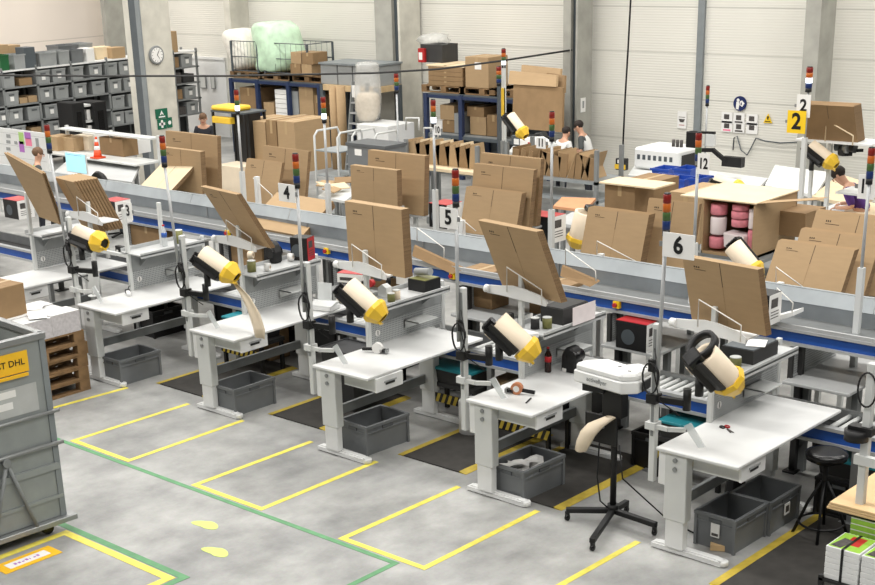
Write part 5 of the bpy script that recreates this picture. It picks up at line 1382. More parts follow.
# grey wrapped loads and ladder between the racks
t = thing('pallet_rack', 'short dark rack with grey wrapped loads left of the middle pillar', 'rack', (at(320, 80, Y=YR).x, YR, 0))
w = at(376, 80, Y=YR).x - at(320, 80, Y=YR).x
for x in (0.06, w):
    for y in (0, .72): MB().box(x - .05, y - .04, 0, x + .05, y + .04, za1).build('upright', 'slate', t)
MB().box(0, -.03, za1 - .12, w, .8, za1).build('deck', 'wood_light', t)
for i, (l, r_) in enumerate(((320, 336), (337, 351), (352, 374))): onrack('wrapped_load', 'grey wrapped load on the short rack, ' + ('left', 'middle', 'right')[i] + ' one', 'load', l, r_, .42, za1 + .005, mk='panel_grey', group='grey wrapped loads')
tag(MB().box(0, 0, 0, at(374, 60, Y=YR).x - at(318, 60, Y=YR).x, .9, .04).build('cover_board', 'slate_light', loc=(at(318, 60, Y=YR).x, YR, za1 + .43)), 'grey board lying across the wrapped loads', 'board')
for i, x in enumerate((334, 341)): 
    p = at(x, 100, Y=12.4)
    tag(MB().cyl((p.x, 12.4, 0), (p.x, 12.4, at(x, 86, Y=12.4).z), .1, n=14).build('carton_tube', 'kraft'), 'tall cardboard tube standing left of the ladder', 'tube', 'cardboard tubes by the ladder')
t = thing('step_ladder', 'grey step ladder with white tag leaning between the racks', 'ladder', (at(345, 140, Y=12.0).x, 12.0, 0))
hl = at(348, 83, Y=12.0).z; w = .42
for x in (0, w): MB().bar((x, 0, 0), (x + .08, .25, hl), .04, .08).build('rail', 'frame_grey', t)
for i in range(8):
    f = (i + 1) / 9; MB().box(.08 * f, .25 * f - .04, hl * f - .015, w + .08 * f, .25 * f + .06, hl * f + .015).build('rung', 'alu', t)
MB().box(.14, .13, hl * .84, .38, .14, hl * .97).build('tag_card', 'paper', t)
sack('plastic_bag', 'clear hanging plastic bag with cream foam chips in its lower half, outer film', [(362, 374, 124), (359, 378, 116), (357, 379, 100), (358, 377, 80), (360, 375, 68), (357, 377, 61)], 12.2, 'clear', .28, seed=8, jit=.03)
sack('foam_chips', 'cream foam chips filling the lower half of the hanging clear bag', [(363, 373, 122), (359.5, 377, 115), (358, 378, 104), (359, 377, 95), (362, 374, 92)], 12.2, 'cream', .24, seed=9, jit=.03)
fb('big_bag', 'white stacked load standing under the hanging clear bag', 'load', 358, 389, 158, 124, 11.8, .8, 'white', tape=False)
# right rack
xb, zb1, zb2 = pallet_rack('dark blue pallet rack right of the middle pillar', (426, 461, 500, 524), 93, 132, YR - .1, d=.85)
for i, (u0, u1) in enumerate(((425, 460), (463, 499), (501, 523))):
    a, b2 = at(u0, 95, Y=YR), at(u1, 95, Y=YR)
    make_pallet('pallet on the right rack ' + ('under the brown bundle', 'under the big tagged carton', 'under the leaning flat cartons')[i], ((a.x + b2.x) / 2 - .02, YR + .45, zb1 + .002), 0, 'pallets on the right rack')
for i in range(4): onrack('carton_bundle', 'flat brown bundle layer piled on the right rack beside the pillar', 'bundle', 427, 461, .09, zb1 + .15 + i * .094, mk='kraft_dark', group='brown bundle layers')
a = at(424, 70, Y=YR)
onrack('carton_sheet', 'pale carton sheet covering the brown bundle on the right rack', 'sheet', 425, 463, .03, zb1 + .15 + 4 * .094, mk='kraft_light', d=.9)
t = onrack('cardboard_box', 'big tan carton with a white tag on top of the right rack', 'box', 464, 487, .6, zb1 + .15, mk='kraft', d=.62)
MB().box(-.05, -.003, .36, .12, 0, .5).build('tag_card', 'paper', t)
t = thing('dark_crate', 'dark crate with plastic film heaped in it beside the middle pillar', 'crate', (at(421, 70, Y=YR + .4).x, YR + .4, zb1 + .56))
w = at(443, 70, Y=YR).x - at(421, 70, Y=YR).x
MB().tub(0, 0, 0, w, .5, .36, .02).build('body', 'dark', t)
MB().box(-.02, -.06, 0, .16, -.0, .28).m(1).box(0, -.061, .05, .1, -.06, .2).build('red_label', ['red', 'paper'], t)
tag(MB().blob((at(432, 56, Y=YR + .6).x, YR + .7, zb1 + .98), .38, .28, .16, 14, 8, .25, 4).build('plastic_film', 'clear'), 'crumpled clear film heaped in the dark crate beside the middle pillar', 'film')
for i, (l, r_, h, z, mk) in enumerate(((438, 452, .3, .25, 'kraft'), (452, 460, .4, 0, 'panel_grey'), (428, 440, .22, .0, 'paper'), (440, 452, .24, .0, 'kraft_dark'), (468, 484, .36, .0, 'kraft'), (485, 498, .42, .0, 'kraft_dark'), (465, 482, .2, .36, 'kraft_dark'))):
    onrack('cardboard_box' if mk.startswith('kraft') else 'storage_box', ('tilted tan', 'grey', 'white', 'dark brown', 'tan', 'dark brown', 'flat dark')[i] + ' box in the ' + ('left' if i < 4 else 'middle') + ' bay of the right rack', 'box', l, r_, h, zb2 + .01 + z, mk=mk, d=.5)
for i, (l, r_, pb, pt, rz) in enumerate(((512, 562, 128, 84, 3), (508, 556, 84, 72, -2), (545, 564, 92, 74, 5), (520, 560, 84, 66, 0))):
    a, b2 = at(l, pb, Y=12.2 + .15 * i), at(r_, pb, Y=12.2 + .15 * i); tp = at(l, pt, Y=12.2 + .15 * i)
    o = MB().hexa([(0, 0, 0), (b2.x - a.x, 0, 0), (b2.x - a.x, .06, 0), (0, .06, 0), (-.1, .18, tp.z - a.z), (b2.x - a.x - .12, .18, tp.z - a.z - .04), (b2.x - a.x - .12, .24, tp.z - a.z - .04), (-.1, .24, tp.z - a.z)]).build('flattened_carton', ('kraft_dark', 'kraft', 'kraft_dark', 'kraft')[i], loc=(a.x, 12.2 + .15 * i, a.z))
    tag(o, ('large dark flattened carton leaning at the right rack end', 'pale flattened carton lying on top of the leaning ones at the right rack', 'small flattened carton behind the leaning ones at the right rack', 'middle flattened carton leaning at the right rack end')[i], 'flattened carton')
# striped pole
q = at(504, 120, Y=10.5)
t = thing('signal_post', 'grey post with yellow sleeve in front of the right pallet rack', 'signal post', (q.x, 10.5, 0), 0, 'signal posts of the rear rows')
MB().box(-.03, -.03, 0, .03, .03, at(504, 62, Y=10.5).z).build('post', 'frame', t)
MB().box(-.05, -.05, at(504, 118, Y=10.5).z, .03, .0, at(504, 88, Y=10.5).z).build('sleeve', 'yellow', t)
make_signal(t, 0, 0, 2.0, at(504, 66, Y=10.5).z, .04, 0)
q = at(499, 90, Y=10.2)
t = thing('signal_post', 'dark post with red signal light left of the yellow sleeve', 'signal post', (q.x, 10.2, 0), 0, 'signal posts of the rear rows')
MB().box(-.025, -.025, 0, .025, .025, at(502, 85, Y=10.2).z).build('post', 'slate', t)
make_signal(t, 0, 0, 2.0, at(502, 84, Y=10.2).z, .045)
far_signal((700, 140), (708, 86), 'tall thin signal post before the ribbed wall left of the round sign', lit=None, Yfix=11.2, base=0)
q = at(396, 73, Y=8.6)
t = thing('signal_post', 'leaning signal post in front of the middle pillar', 'signal post', (at(402, 140, Y=8.6).x, 8.6, 0), 0, 'signal posts of the rear rows')
make_signal(t, q.x - at(402, 140, Y=8.6).x, 0, .2, q.z - .3, .04)

# ---------------------------------------------------------- left rack of grey bins
XB = -20.5
lv = [at(40, y, X=XB).z for y in (67, 84, 101.5, 119, 136)]
y0 = at(-12, 90, X=XB).y; y1 = at(199, 70, X=XB).y
t = thing('bin_rack', 'long shelving rack full of grey bins along the left wall', 'rack', (XB, y0, 0))
LR = y1 - y0
ups = [at(u, 80, X=XB).y - y0 for u in (2, 37, 72, 108, 140, 175, 198)]
for u in ups:
    for x in (-.6, -.02): MB().box(x, u - .025, 0, x + .04, u + .025, lv[0] + .06).build('upright', 'frame_grey', t)
for i, z in enumerate(lv): MB().box(-.6, -.3, z - .035, .02, LR, z).build('shelf', 'white' if i == 0 else 'frame_grey', t)
MB().box(-.63, -.3, .05, -.61, LR, lv[0] - .04).build('back_wall', 'dark', t)
rows = [[(2, 16), (38, 52), (54, 68), (72, 86), (91, 105), (107, 120), (121.5, 134), (183, 196)], [(4, 18), (40, 53), (55, 69), (73, 88), (92, 106), (109, 123), (124.5, 137)],
        [(-4, 4), (6, 20), (25, 39), (43, 56), (110, 125), (127, 140), (184, 197)], [(7, 21), (45, 58), (60, 75), (110, 121), (123, 135), (186, 197)]]
binp = None; nb = 0
for r, row in enumerate(rows):
    for l, rr in row:
        yy0, yy1 = at(l, 90, X=XB).y, at(rr, 90, X=XB).y
        ln = .36
        if binp is None:
            binp = thing('storage_bin', 'grey storage bin standing on the long rack at the left wall', 'bin', (0, 0, 0), 0, 'grey bins on the long rack')
            MB().tub(-.5, -ln / 2, 0, 0, ln / 2, .29, .015, .012).build('body', 'bin', binp)
            MB().box(-.51, -ln / 2 - .01, .26, .012, -ln / 2 + .01, .295).box(-.51, ln / 2 - .01, .26, .012, ln / 2 + .01, .295).box(0, -ln / 2, .26, .012, ln / 2, .295).build('rim', 'bin', binp)
            MB().box(.0, -.07, .2, .006, .07, .235).build('grip', 'klt_dark', binp)
            o = binp
        else: o = dup(binp, (0, 0, 0))
        o.location = (XB - .005, (yy0 + yy1) / 2, lv[r + 1] + .002)
        if nb and (r * 3 + nb) % 5 in (1, 2, 4):
            o['label'] = 'grey storage bin with a white tag on the long rack at the left wall'; o['group'] = 'tagged grey bins on the long rack'
            MB().box(.007, -.05, .08, .009, .05, .18).build('tag_card', 'paper', o)
        nb += 1
for i, (l, rr, r, mk, hh) in enumerate(((21, 34, 0, 'kraft_dark', .16), (19, 27, 1, 'kraft', .12), (28, 37, 1, 'kraft', .14), (57, 61, 2, 'kraft', .28), (27, 40, 3, 'kraft', .2), (176, 182, 0, 'kraft_dark', .25), (177, 183, 1, 'photo_dark', .26), (185, 196, 1, 'dark', .2), (176, 183, 2, 'kraft_dark', .24), (177, 185, 3, 'photo_dark', .2))):
    yy0, yy1 = at(l, 90, X=XB).y, at(rr, 90, X=XB).y
    tag(MB().box(-.4, 0, 0, 0, yy1 - yy0, hh).build('cardboard_box', mk, loc=(XB - .03, yy0, lv[r + 1] + .002), bevel=.004), 'loose box number'.replace(' number', '') + ' on the long bin rack, ' + ('top shelf left, with torn lid', 'second shelf, left of a pair', 'second shelf, right of a pair', 'third shelf, narrow and upright', 'fourth shelf, tan and wide', 'top shelf right of the clock pillar', 'second shelf right of the clock pillar, nearer it', 'second shelf at its right end', 'third shelf right of the clock pillar', 'lowest shelf right of the clock pillar')[i], 'box')
tops = [(0, 9, .34, 'green_crate', 0, 'green crate at the left end'), (14, 26, .32, 'bin', 0, 'pale grey bin right of the green crate'), (40, 57, .3, 'bin', 0, 'wide pale grey bin in the middle'), (59, 70, .3, 'bin', .0, 'grey bin right of the wide one'), (72, 84, .3, 'klt', 0, 'darker grey bin'),
        (60, 78, .26, 'klt', .6, 'grey bin standing higher at the rear'), (80, 94, .26, 'bin', .6, 'pale bin standing higher beside the pillar'), (97, 112, .22, 'kraft_light', .3, 'tan carton by the corner pillar'), (0, 10, .36, 'kraft', .75, 'brown box high at the left edge'), (10, 22, .33, 'kraft', .75, 'brown box high, second from the left edge'), (87, 95, .3, 'paper', 0, 'white pack before the tan carton'), (113, 126, .24, 'kraft', .05, 'long brown carton beside the clock pillar'), (25, 36, .45, 'slate', 0, 'dark blue printed box'), (173, 179, .5, 'kraft', 0, 'brown carton right of the clock pillar')]
for l, rr, hh, mk, back, lab in tops:
    yy0, yy1 = at(l, 60, X=XB - back * .8).y, at(rr, 60, X=XB - back * .8).y
    kraft = 'kraft' in mk or mk in ('paper', 'slate')
    t = thing('cardboard_box' if kraft else 'storage_bin', lab + ' on top of the long bin rack', 'box' if kraft else 'bin', (XB - back * .8, yy0, lv[0] + .002))
    if kraft: MB().box(-.35, 0, 0, 0, yy1 - yy0, hh + back * .2).build('carton', mk, t, .004)
    else:
        MB().tub(-.5, 0, back * .2, 0, yy1 - yy0, hh + back * .2, .015, .01).build('body', mk, t)
        if back: MB().box(-.45, .02, 0, -.03, yy1 - yy0 - .02, back * .2).build('riser', 'klt_dark', t)
        MB().box(-.51, -.012, hh - .03 + back * .2, .012, .01, hh + back * .2).box(0, 0, hh - .03 + back * .2, .012, yy1 - yy0, hh + back * .2).build('rim', mk, t)
# black cabinets in front of the rack
for i, (l, rr, pt) in enumerate(((76, 88, 103), (97, 110, 102))):
    a, b2 = at(l, 140, X=-19), at(rr, 140, X=-19)
    z = at(l, pt, X=-19).z
    t = thing('cabinet', 'tall black cabinet in front of the bin rack, ' + ('left', 'right')[i] + ' of two', 'cabinet', (-19, a.y, 0), 0, 'black cabinets')
    MB().box(-.6, 0, 0, 0, b2.y - a.y, z).build('cabinet_body', 'black', t, .01)
    MB().box(0, .1, .3, .01, b2.y - a.y - .1, z - .2).build('door', 'blackgloss', t)
a, b2 = at(88, 140, X=-19.1), at(97, 140, X=-19.1)
t = thing('shelf_unit', 'pale shelf unit with packs between the two black cabinets', 'shelf', (-19.1, a.y, 0))
z = at(90, 104, X=-19.1).z
for i in range(4): MB().box(-.5, 0, z - .05 - i * .35, 0, b2.y - a.y, z - i * .35).build('shelf', 'frame', t)
MB().box(-.52, 0, 0, -.5, b2.y - a.y, z).build('back_wall', 'grey_laminate', t)
for i in range(3): tag(MB().box(-.4, .08, 0, -.05, .5, .22).build('paper_pack', 'paper', loc=(-19.1, a.y, z - .345 - i * .35)), 'white pack between the black cabinets, ' + ('upper', 'middle', 'lower')[i] + ' one', 'pack')

# left middle ground -----------------------------------------------------------
q = at(-14, 126, Y=5.2); q2 = at(45, 131, Y=5.2); zb = at(0, 194, Y=5.2).z
t = thing('planning_board', 'large white planning board with coloured notes at the left edge', 'board', (q.x, 5.2, 0))
w = q2.x - q.x; h = q.z
MB().box(0, 0, zb, w, .03, h).build('board', 'white', t)
for x in (.05, w - .05): MB().box(x - .02, .03, 0, x + .02, .07, h).build('stand', 'frame', t)
for px, py, ww, hh, mk in ((18, 132, .16, .22, 'note_green'), (18.5, 141, .16, .2, 'note_purple'), (24, 132, .2, .12, 'note_purple'), (25, 138, .2, .14, 'note_pink'), (6, 134, .14, .07, 'panel_grey'), (6, 140, .14, .06, 'panel_grey'), (6, 147, .14, .06, 'panel_grey'), (14, 141, .1, .06, 'panel_grey'), (12, 187, .06, .06, 'red'), (35, 138, .1, .18, 'panel_grey')):
    p = at(px, py, Y=5.195); MB().box(p.x - q.x, -.004, p.z - hh, p.x - q.x + ww, 0, p.z).build('note', mk, t)
b = MB()
for i in range(6): b.box(.02, -.002, zb + .1 + i * .22, w - .04, 0, zb + .104 + i * .22)
b.build('ruled_lines', 'panel_grey', t)
p = at(77, 173, Y=4.6)
t = thing('monitor', 'computer monitor with pale cyan screen behind the far left leaning cartons', 'monitor', (p.x, 4.6, p.z))
MB().box(-.3, 0, 0, .3, .03, .34).build('housing', 'frame', t, .006)
MB().box(-.288, -.003, .012, .288, 0, .328).build('screen', 'screen', t)
MB().box(-.03, .03, -p.z, .03, .07, .1).box(-.16, -.1, -p.z, .16, .2, -p.z + .02).build('stand', 'black', t)
MB().box(-.25, -.0035, .3, .2, -.003, .305).build('menu_line', 'binblue', t)
t = thing('office_chair', 'black office chair beside the monitor', 'chair', (at(99, 178, Y=4.8).x, 4.8, 0))
zz = at(99, 164, Y=4.8).z
MB().lathe((0, -.05, zz - .35), (0, .05, zz - .35), [(0, .2), (.5, .23), (1, .2)], 18).build('backrest', 'black', t)
MB().cyl((0, .35, .48), (0, .35, .55), .24, n=18).build('seat', 'black', t)
MB().cyl((0, .35, .08), (0, .35, .48), .03).bar((0, .05, .5), (0, .05, zz - .3), .06, .03).build('column', 'slate', t)
for i in range(5):
    w_ = 2 * math.pi * i / 5; MB().bar((0, .35, .07), (.28 * math.cos(w_), .35 + .28 * math.sin(w_), .04), .04, .03).build('leg', 'black', t)
p = at(98, 158, Y=6.2)
t = thing('traffic_cone', 'orange and white traffic cone on the table left of the clock pillar', 'cone', (p.x, 6.2, p.z))
t.scale = (.62, .62, .8)
MB().box(-.17, -.17, 0, .17, .17, .03).build('base', 'orange', t)
hC = .46
for a_, b_2, mk in ((0, .35, 'orange'), (.35, .55, 'paper'), (.55, .75, 'orange'), (.75, .88, 'paper'), (.88, 1, 'orange')):
    MB().cyl((0, 0, .03 + a_ * hC), (0, 0, .03 + b_2 * hC), .13 - .1 * a_, .13 - .1 * b_2, 16).build('cone_band', mk, t)
t = thing('shelf_table', 'long light steel bench behind the far left desks with two shelf boards', 'bench', (at(47, 165, Y=6.1).x, 6.0, 0))
w = at(136, 165, Y=6.1).x - at(47, 165, Y=6.1).x; z = p.z
for i, zz in enumerate((z - .004, z + .42)):
    MB().box(0, .1 if i == 0 else .45, zz - .03, w, .7, zz).build('shelf', 'frame', t)
for x in (0, w * .5, w): MB().box(x - .025, .62, 0, x + .025, .68, z + .45).build('upright', 'frame', t)
for i, (l, rr, pb, pt, mk) in enumerate(((48, 58, 150, 136, 'kraft'), (58, 74, 151, 138, 'kraft'), (101, 124, 158, 141, 'kraft_dark'), (76, 90, 156, 142, 'cream'), (84, 96, 150, 134, 'paper'), (112, 136, 148, 134, 'white'))):
    o_ = fb('cardboard_box' if 'kraft' in mk else 'white_pack', ('small brown carton above the monitor, left one', 'brown carton above the monitor, right one', 'open dark brown carton right of the traffic cone', 'cream pack left of the traffic cone', 'white pack behind the traffic cone', 'white wrapped pack before the clock pillar')[i], 'box', l, rr, pb, pt, 6.3 + .12 * i, .35, mk)
    o_.location.z = z + .422 if o_.location.z > z + .2 else z - .002
# stand under leaning cartons, clutter at left ----------------------------------
stack((at(36, 188, Y=2.6).x, 2.6, at(36, 205, Y=2.6).z), .62, .56, 4, R(-6), R(-4), ('front tan carton of the upright pack behind the far left leaning ones', 'tan carton in the upright pack at the far left'), 'upright carton pack at the far left', printed=False)

# ------------------------------------------------------------------- signs, clock
XP = at(138.5, 0, Y=8).x + .002
p = at(155.5, 55, X=XP)
t = thing('wall_clock', 'round grey-rimmed wall clock on the tall concrete pillar', 'clock', (XP + .032, p.y, p.z), R(90))
MB().lathe((0, .03, 0), (0, -.02, 0), [(0, .17), (.7, .18), (1, .165)], 32).build('rim', 'frame_grey', t)
MB().cyl((0, -.02, 0), (0, -.024, 0), .14, n=32).build('dial', 'paper', t)
b = MB()
for i in range(12):
    w_ = 2 * math.pi * i / 12; b.cbox((.118 * math.sin(w_), -.0255, .118 * math.cos(w_)), (.008, .002, .026), Matrix.Rotation(w_, 3, 'Y'))
b.build('hour_marks', 'black', t)
MB().bar((0, -.027, 0), (.035, -.027, .06), .002, .014).build('hour_hand', 'black', t)
MB().bar((0, -.028, 0), (.05, -.028, -.07), .002, .01).bar((0, -.028, 0), (.055, -.028, .09), .002, .01).build('minute_hand', 'black', t)
def wall_sign(name, label, px, py, Y, w, h, mk, X=None):
    p = at(px, py, Y=Y) if X is None else at(px, py, X=X)
    t = thing(name, label, 'sign', (p.x, p.y, p.z), 0 if X is None else R(90))
    MB().box(-w / 2, -.006, -h / 2, w / 2, .006, h / 2).build('plate', mk, t)
    return t
t = wall_sign('rescue_sign', 'green sign with white arrow at the top of the clock pillar group', 161.5, 113.5, None, .3, .19, 'sign_green', XP + .008)
MB().prism([(-.05, -.008, -.03), (0, -.008, .06), (.05, -.008, -.03), (.02, -.008, -.02), (0, -.008, .0), (-.02, -.008, -.02)], (0, .002, 0)).box(-.08, -.008, -.075, .08, -.0065, -.05).build('arrow', 'paper', t)
t = wall_sign('first_aid_sign', 'green first aid sign with white cross on the clock pillar', 162, 124, None, .22, .2, 'sign_green', XP + .008)
MB().box(-.025, -.008, -.075, .025, -.0065, .075).box(-.075, -.008, -.025, .075, -.0065, .025).build('cross', 'paper', t)
t = wall_sign('rescue_sign', 'small green sign right of the first aid cross', 169.5, 122.5, None, .13, .2, 'sign_green', XP + .008)
MB().cyl((0, -.008, .0), (0, -.0065, 0), .04, n=12).build('symbol', 'paper', t)
p = at(740, 103.5, Y=WY - .02)
t = thing('mandatory_sign', 'round dark blue sign with white reading symbol on the ribbed wall', 'sign', (p.x, WY - .02, p.z))
MB().cyl((0, .01, 0), (0, -.01, 0), .135, n=32).build('disc', 'sign_blue', t)
MB().cyl((-.035, -.012, .06), (-.035, -.0105, .06), .03, n=14).prism([(-.075, -.012, -.1), (-.02, -.012, -.11), (-.005, -.012, -.01), (-.02, -.012, .035), (-.07, -.012, .03)], (0, .0015, 0)).prism([(.0, -.012, -.03), (.055, -.012, -.06), (.1, -.012, .01), (.045, -.012, .06), (.0, -.012, .04)], (0, .0015, 0)).build('symbol', 'paper', t)
MB().box(.02, -.0135, -.03, .045, -.012, .02).build('book_mark', 'sign_blue', t)
for i, (px, py) in enumerate(((727, 117.5), (739, 118.5), (752, 119.5), (727, 126.5), (739, 127.5), (752, 128.5))):
    t = wall_sign('notice_sheet', 'white notice sheet with photos under the round blue sign, ' + ('upper left', 'upper middle', 'upper right', 'lower left', 'lower middle', 'lower right')[i], px, py, WY - .015, .235, .2, 'paper')
    MB().box(-.06, -.008, -.03, .05, -.006, .06).build('photo', 'photo_dark', t)
    if i in (1, 3, 4): MB().box(-.08, -.008, -.08, .08, -.006, -.05).build('caption', 'photo_dark' if i != 3 else 'note_pink', t)
p = at(768, 118.5, Y=WY - .02)
t = thing('warning_sign', 'small yellow warning triangle on the ribbed wall', 'sign', (p.x, WY - .02, p.z))
MB().prism([(-.09, -.005, -.08), (.09, -.005, -.08), (0, -.005, .09)], (0, .01, 0)).build('plate', 'sign_yellow', t)
MB().prism([(-.012, -.008, -.02), (.012, -.008, -.02), (.02, -.008, .04), (-.02, -.008, .04)], (0, .002, 0)).prism([(-.06, -.008, -.06), (.06, -.008, -.06), (.05, -.008, -.045), (-.05, -.008, -.045)], (0, .002, 0)).build('symbol', 'black', t)
t = wall_sign('notice_sheet', 'white rounded notice with a red-brown picture left of the wall post', 682, 120, WY - .015, .2, .32, 'paper')
MB().prism([(-.07, -.009, .02), (.07, -.009, .02), (.04, -.009, -.04), (-.04, -.009, -.04)], (0, .002, 0)).box(-.07, -.009, .05, .07, -.007, .06).build('picture', 'photo_dark', t)
MB().box(-.06, -.009, -.1, .06, -.007, -.09).build('caption', 'red', t)
t = wall_sign('pillar_sign', 'small white vertical sign on the right pillar above the workers', 583, 105, None, .16, .28, 'paper', at(578, 0, Y=WY - .6).x + .008)
MB().box(-.03, -.009, -.06, .03, -.007, .08).build('picture', 'panel_grey', t)
t = wall_sign('notice_sheet', 'framed grey notice on the pale wall panel left of the racks, left one', 203, 82, WY - .09, .24, .32, 'frame_grey')
MB().box(-.1, -.009, -.14, .1, -.006, .14).build('sheet', 'frame', t)
t = wall_sign('notice_sheet', 'framed grey notice on the pale wall panel left of the racks, right one', 213, 82.5, WY - .09, .16, .32, 'frame_grey')
MB().box(-.06, -.009, -.14, .06, -.006, .14).build('sheet', 'frame', t)
pts = [at(x, y, Y=WY - .04) for x, y in ((733, 150), (734, 138), (737, 136), (741, 150), (747, 155), (751, 148), (756, 138), (765, 141), (780, 143), (800, 142))]
tag(MB().tube(pts, .012, 6).build('wall_cable', 'slate'), 'grey cable sagging along the ribbed wall below the notices', 'cable')

# ------------------------------------------------------------------------- people
def person(label, loc, rz, shirt, hair, lean=0, vest=None, h=1.72, arms='table', longhair=False):
    """standing worker: one continuous body, with hair and clothes as children"""
    k = h / 1.72
    t = thing('person', label, 'person', loc, rz)
    L = R(lean)
    def tip(p):                                                # bend forward (towards -y) from the hips
        x, y, z = p
        if z > .95:
            d = z - .95; return (x * k, (y - d * math.sin(L)) * k, (.95 + d * math.cos(L)) * k)
        return (x * k, y * k, z * k)
    J = {'pelvis': ((0, 0, .95), .13), 'belly': ((0, 0, 1.1), .125), 'chest': ((0, 0, 1.3), .14), 'neck': ((0, 0, 1.46), .06), 'head0': ((0, -.02, 1.54), .075), 'head1': ((0, -.03, 1.62), .095), 'head2': ((0, -.015, 1.7), .065)}
    E = [('pelvis', 'belly'), ('belly', 'chest'), ('chest', 'neck'), ('neck', 'head0'), ('head0', 'head1'), ('head1', 'head2')]
    for s, n in ((-1, 'l'), (1, 'r')):
        J['hip' + n] = ((s * .1, 0, .88), .095); J['knee' + n] = ((s * .11, -.02, .5), .06); J['ank' + n] = ((s * .11, .01, .09), .04); J['toe' + n] = ((s * .12, -.15, .04), .035)
        J['sh' + n] = ((s * .18, 0, 1.38), .065); J['el' + n] = ((s * .25, .03 if arms != 'table' else -.06, 1.1), .045)
        J['wr' + n] = ((s * .2, -.25 if arms == 'table' else -.05, 1.06 if arms == 'table' else .88), .03); J['ha' + n] = ((s * .17, -.36 if arms == 'table' else -.08, 1.05 if arms == 'table' else .8), .03)
        E += [('pelvis', 'hip' + n), ('hip' + n, 'knee' + n), ('knee' + n, 'ank' + n), ('ank' + n, 'toe' + n), ('chest', 'sh' + n), ('sh' + n, 'el' + n), ('el' + n, 'wr' + n), ('wr' + n, 'ha' + n)]
    def skin(name, keys, grow, mk, parent, cut=None):
        ks = [q for q in J if q in keys]; me = bpy.data.meshes.new(name); ix = {q: i for i, q in enumerate(ks)}
        me.from_pydata([tip(J[q][0]) for q in ks], [(ix[a], ix[b]) for a, b in E if a in ix and b in ix], [])
        o = bpy.data.objects.new(name, me); COL.objects.link(o); o.parent = parent
        m_ = o.modifiers.new('skin', 'SKIN'); m_.use_smooth_shade = True
        for i, q in enumerate(ks):
            r_ = (J[q][1] + grow) * k; me.skin_vertices[0].data[i].radius = (r_ * (1.15 if q in ('chest', 'pelvis', 'belly') else 1), r_ * (.85 if q in ('chest', 'belly') else 1))
        me.skin_vertices[0].data[0].use_root = True
        o.modifiers.new('sub', 'SUBSURF').levels = 2
        me.materials.append(M[mk]); return o
    body = skin('body', list(J), 0, 'skin', t)
    top = ['pelvis', 'belly', 'chest', 'shl', 'shr', 'ell', 'elr']
    skin('shirt', top, .014, shirt, t)
    skin('trousers', ['pelvis', 'hipl', 'hipr', 'kneel', 'kneer', 'ankl', 'ankr'], .012, 'trousers', t)
    if vest: skin('vest', ['pelvis', 'belly', 'chest', 'shl', 'shr'], .024, vest, t)
    hd = Vector(tip((0, -.03, 1.62)))
    Rl = Matrix.Rotation(L, 4, 'X'); Tm = Matrix.Translation(hd) @ Rl
    b = MB(Tm).blob((0, .02, .035), .098 * k, .112 * k, .1 * k, 16, 10, .04, 2)
    if longhair: b.blob((0, .06, -.06), .1 * k, .075 * k, .14 * k, 14, 8, .05, 3)
    b.build('hair', hair, t)
    f = MB(Tm)
    for s in (-1, 1): f.blob((s * .035, -.088 * k, -.005), .013, .008, .008, 8, 6)
    f.build('eyes', 'black', t)
    MB(Tm).prism([(-.014, -.088 * k, -.045), (.014, -.088 * k, -.045), (.005, -.09 * k, .0), (-.005, -.09 * k, .0)], (0, -.018, 0)).build('nose', 'skin', t)
    MB(Tm).box(-.024, -.087 * k, -.072, .024, -.082 * k, -.064).build('mouth', 'red', t)
    ears = MB(Tm)
    for s in (-1, 1): ears.blob((s * .096 * k, .01, -.01), .012, .02, .03, 8, 6)
    ears.build('ears', 'skin', t)
    hands = MB()
    for s in (-1, 1):
        for i in range(4):
            a = Vector(tip((s * .17 + (i - 1.5) * .018, -.37 if arms == 'table' else -.08, 1.045 if arms == 'table' else .8)))
            dd = Vector((0, -.06, -.02)) if arms == 'table' else Vector((0, -.02, -.07))
            hands.tube([a, a + dd * .6, a + dd + Vector((0, .008, -.02))], .008, 6)
        a = Vector(tip((s * .17 - s * .03, -.34 if arms == 'table' else -.07, 1.045 if arms == 'table' else .84)))
        hands.tube([a, a + Vector((-s * .02, -.03, -.01)), a + Vector((-s * .02, -.055, -.02))], .009, 6)
    hands.build('fingers', 'skin', t)
    return t
def stand_at(px, py, Y, h): 
    p = at(px, py, Y=Y); return (p.x, Y, 0), p.z
l, z = stand_at(575, 122, 12.4, 0)
l = (l[0] + .3, l[1] + .05, 0)
person('dark-haired worker in grey shirt and white apron bending by the right pillar', l, R(-70), 'shirt_grey', 'hair', 20, 'shirt_white', h=z / .97)
l, z = stand_at(566, 130, 12.0, 0)
l = (l[0] - .12, l[1], 0)
person('worker with black hair and white shirt seen from behind next to the right pillar', l, R(170), 'shirt_white', 'hair', 14, None, h=z / .98)
l, z = stand_at(857, 158, 9.7, 0)
person('worker in a purple top bending down behind the far right table', (l[0] + .2, l[1], 0), R(-75), 'shirt_purple', 'hair', 38, None, h=1.66)
l, z = stand_at(203, 114, 9.6, 0)
person('woman with brown hair standing behind tall cartons right of the clock pillar', l, R(42), 'trousers', 'hair_brown', 4, None, h=z)
l, z = stand_at(33, 149, 4.4, 0)
person('person with brown hair in a bright green vest behind the far left cartons', (l[0], l[1], 0), R(150), 'shirt_grey', 'hair_brown', 6, 'hivis', h=z)
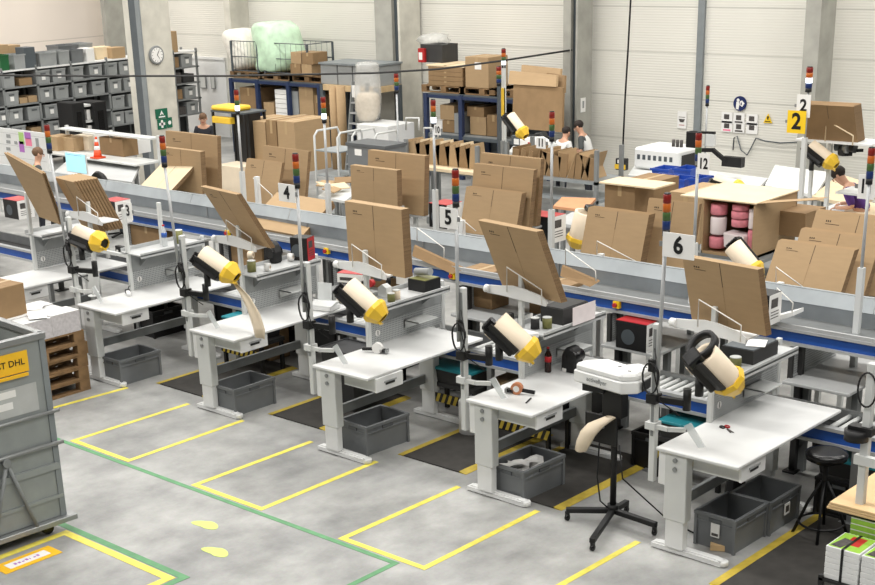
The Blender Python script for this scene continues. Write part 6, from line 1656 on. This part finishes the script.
# clutter of loose things at the far left and along the rear row
for i, (px, py, mk, lab, d_) in enumerate(((530, 149, 'paper', 'white printed bag', (.5, .3, .2)), (516, 146, 'slate', 'dark device', (.25, .2, .22)), (545, 151, 'frame', 'pale device', (.3, .2, .15)), (538, 145, 'dark', 'dark blue box', (.2, .2, .24)))):
    p = at(px, py, Z=1.052)
    tt = thing('bench_item', lab + ' lying on the bench before the workers', 'item', p)
    MB().prism([(-d_[0] / 2, 0, 0), (d_[0] / 2, 0, 0), (d_[0] / 2, 0, d_[2] * .7), (d_[0] * .2, 0, d_[2]), (-d_[0] / 2, 0, d_[2] * .85)], (0, d_[1], 0)).build('item_body', mk, tt, .02)
    MB().box(-.05, -.004, .03, .07, 0, d_[2] * .6).build('item_tag', 'red' if i == 0 else 'paper', tt)
for i, (px, py, mk, lab) in enumerate(((470, 163, 'yellow', 'yellow round lid'), (463, 163, 'cream', 'cream pot'))):
    p = at(px, py, Z=1.002)
    tt = thing('pot', lab + ' standing on the brown table by the low steel rack', 'pot', p)
    MB().lathe((0, 0, 0), (0, 0, .12), [(0, .11), (.6, .13), (1, .1)], 14).build('pot_body', mk, tt)
    MB().cyl((0, 0, .12), (0, 0, .13), .09, n=14).build('pot_lid', 'frame', tt)
slab('packing_table', 'light bench before the two workers by the right pillar', 'table', ((508, 152), (556, 158), (566, 146), (520, 138)), 1.05, .05, 'frame', True)

# ------------------------------------------------------------------- light
w = bpy.data.worlds.new('hall'); SC.world = w; w.use_nodes = True
w.node_tree.nodes['Background'].inputs[0].default_value = (1, .985, .95, 1); w.node_tree.nodes['Background'].inputs[1].default_value = .09
def lamp(x, y, z, sx, sy, e):
    l = bpy.data.lights.new('hall_lamp', 'AREA'); l.shape = 'RECTANGLE'; l.size = sx; l.size_y = sy; l.energy = e; l.color = (1, .975, .93)
    o = bpy.data.objects.new('hall_lamp', l); COL.objects.link(o); o.location = (x, y, z)
for y in (-7, -1, 5, 11):
    for x in (-21, -12, -3, 6): lamp(x, y, 8.6, 7, .6, 430)
vs = SC.view_settings
SC.display_settings.display_device = 'sRGB'
vs.view_transform = 'Standard'; vs.look = 'None'; vs.gamma = 1; vs.use_curve_mapping = False; vs.exposure = .02
SC.cycles.max_bounces = 6; SC.cycles.diffuse_bounces = 3; SC.cycles.transparent_max_bounces = 12
SC.cycles.use_denoising = True
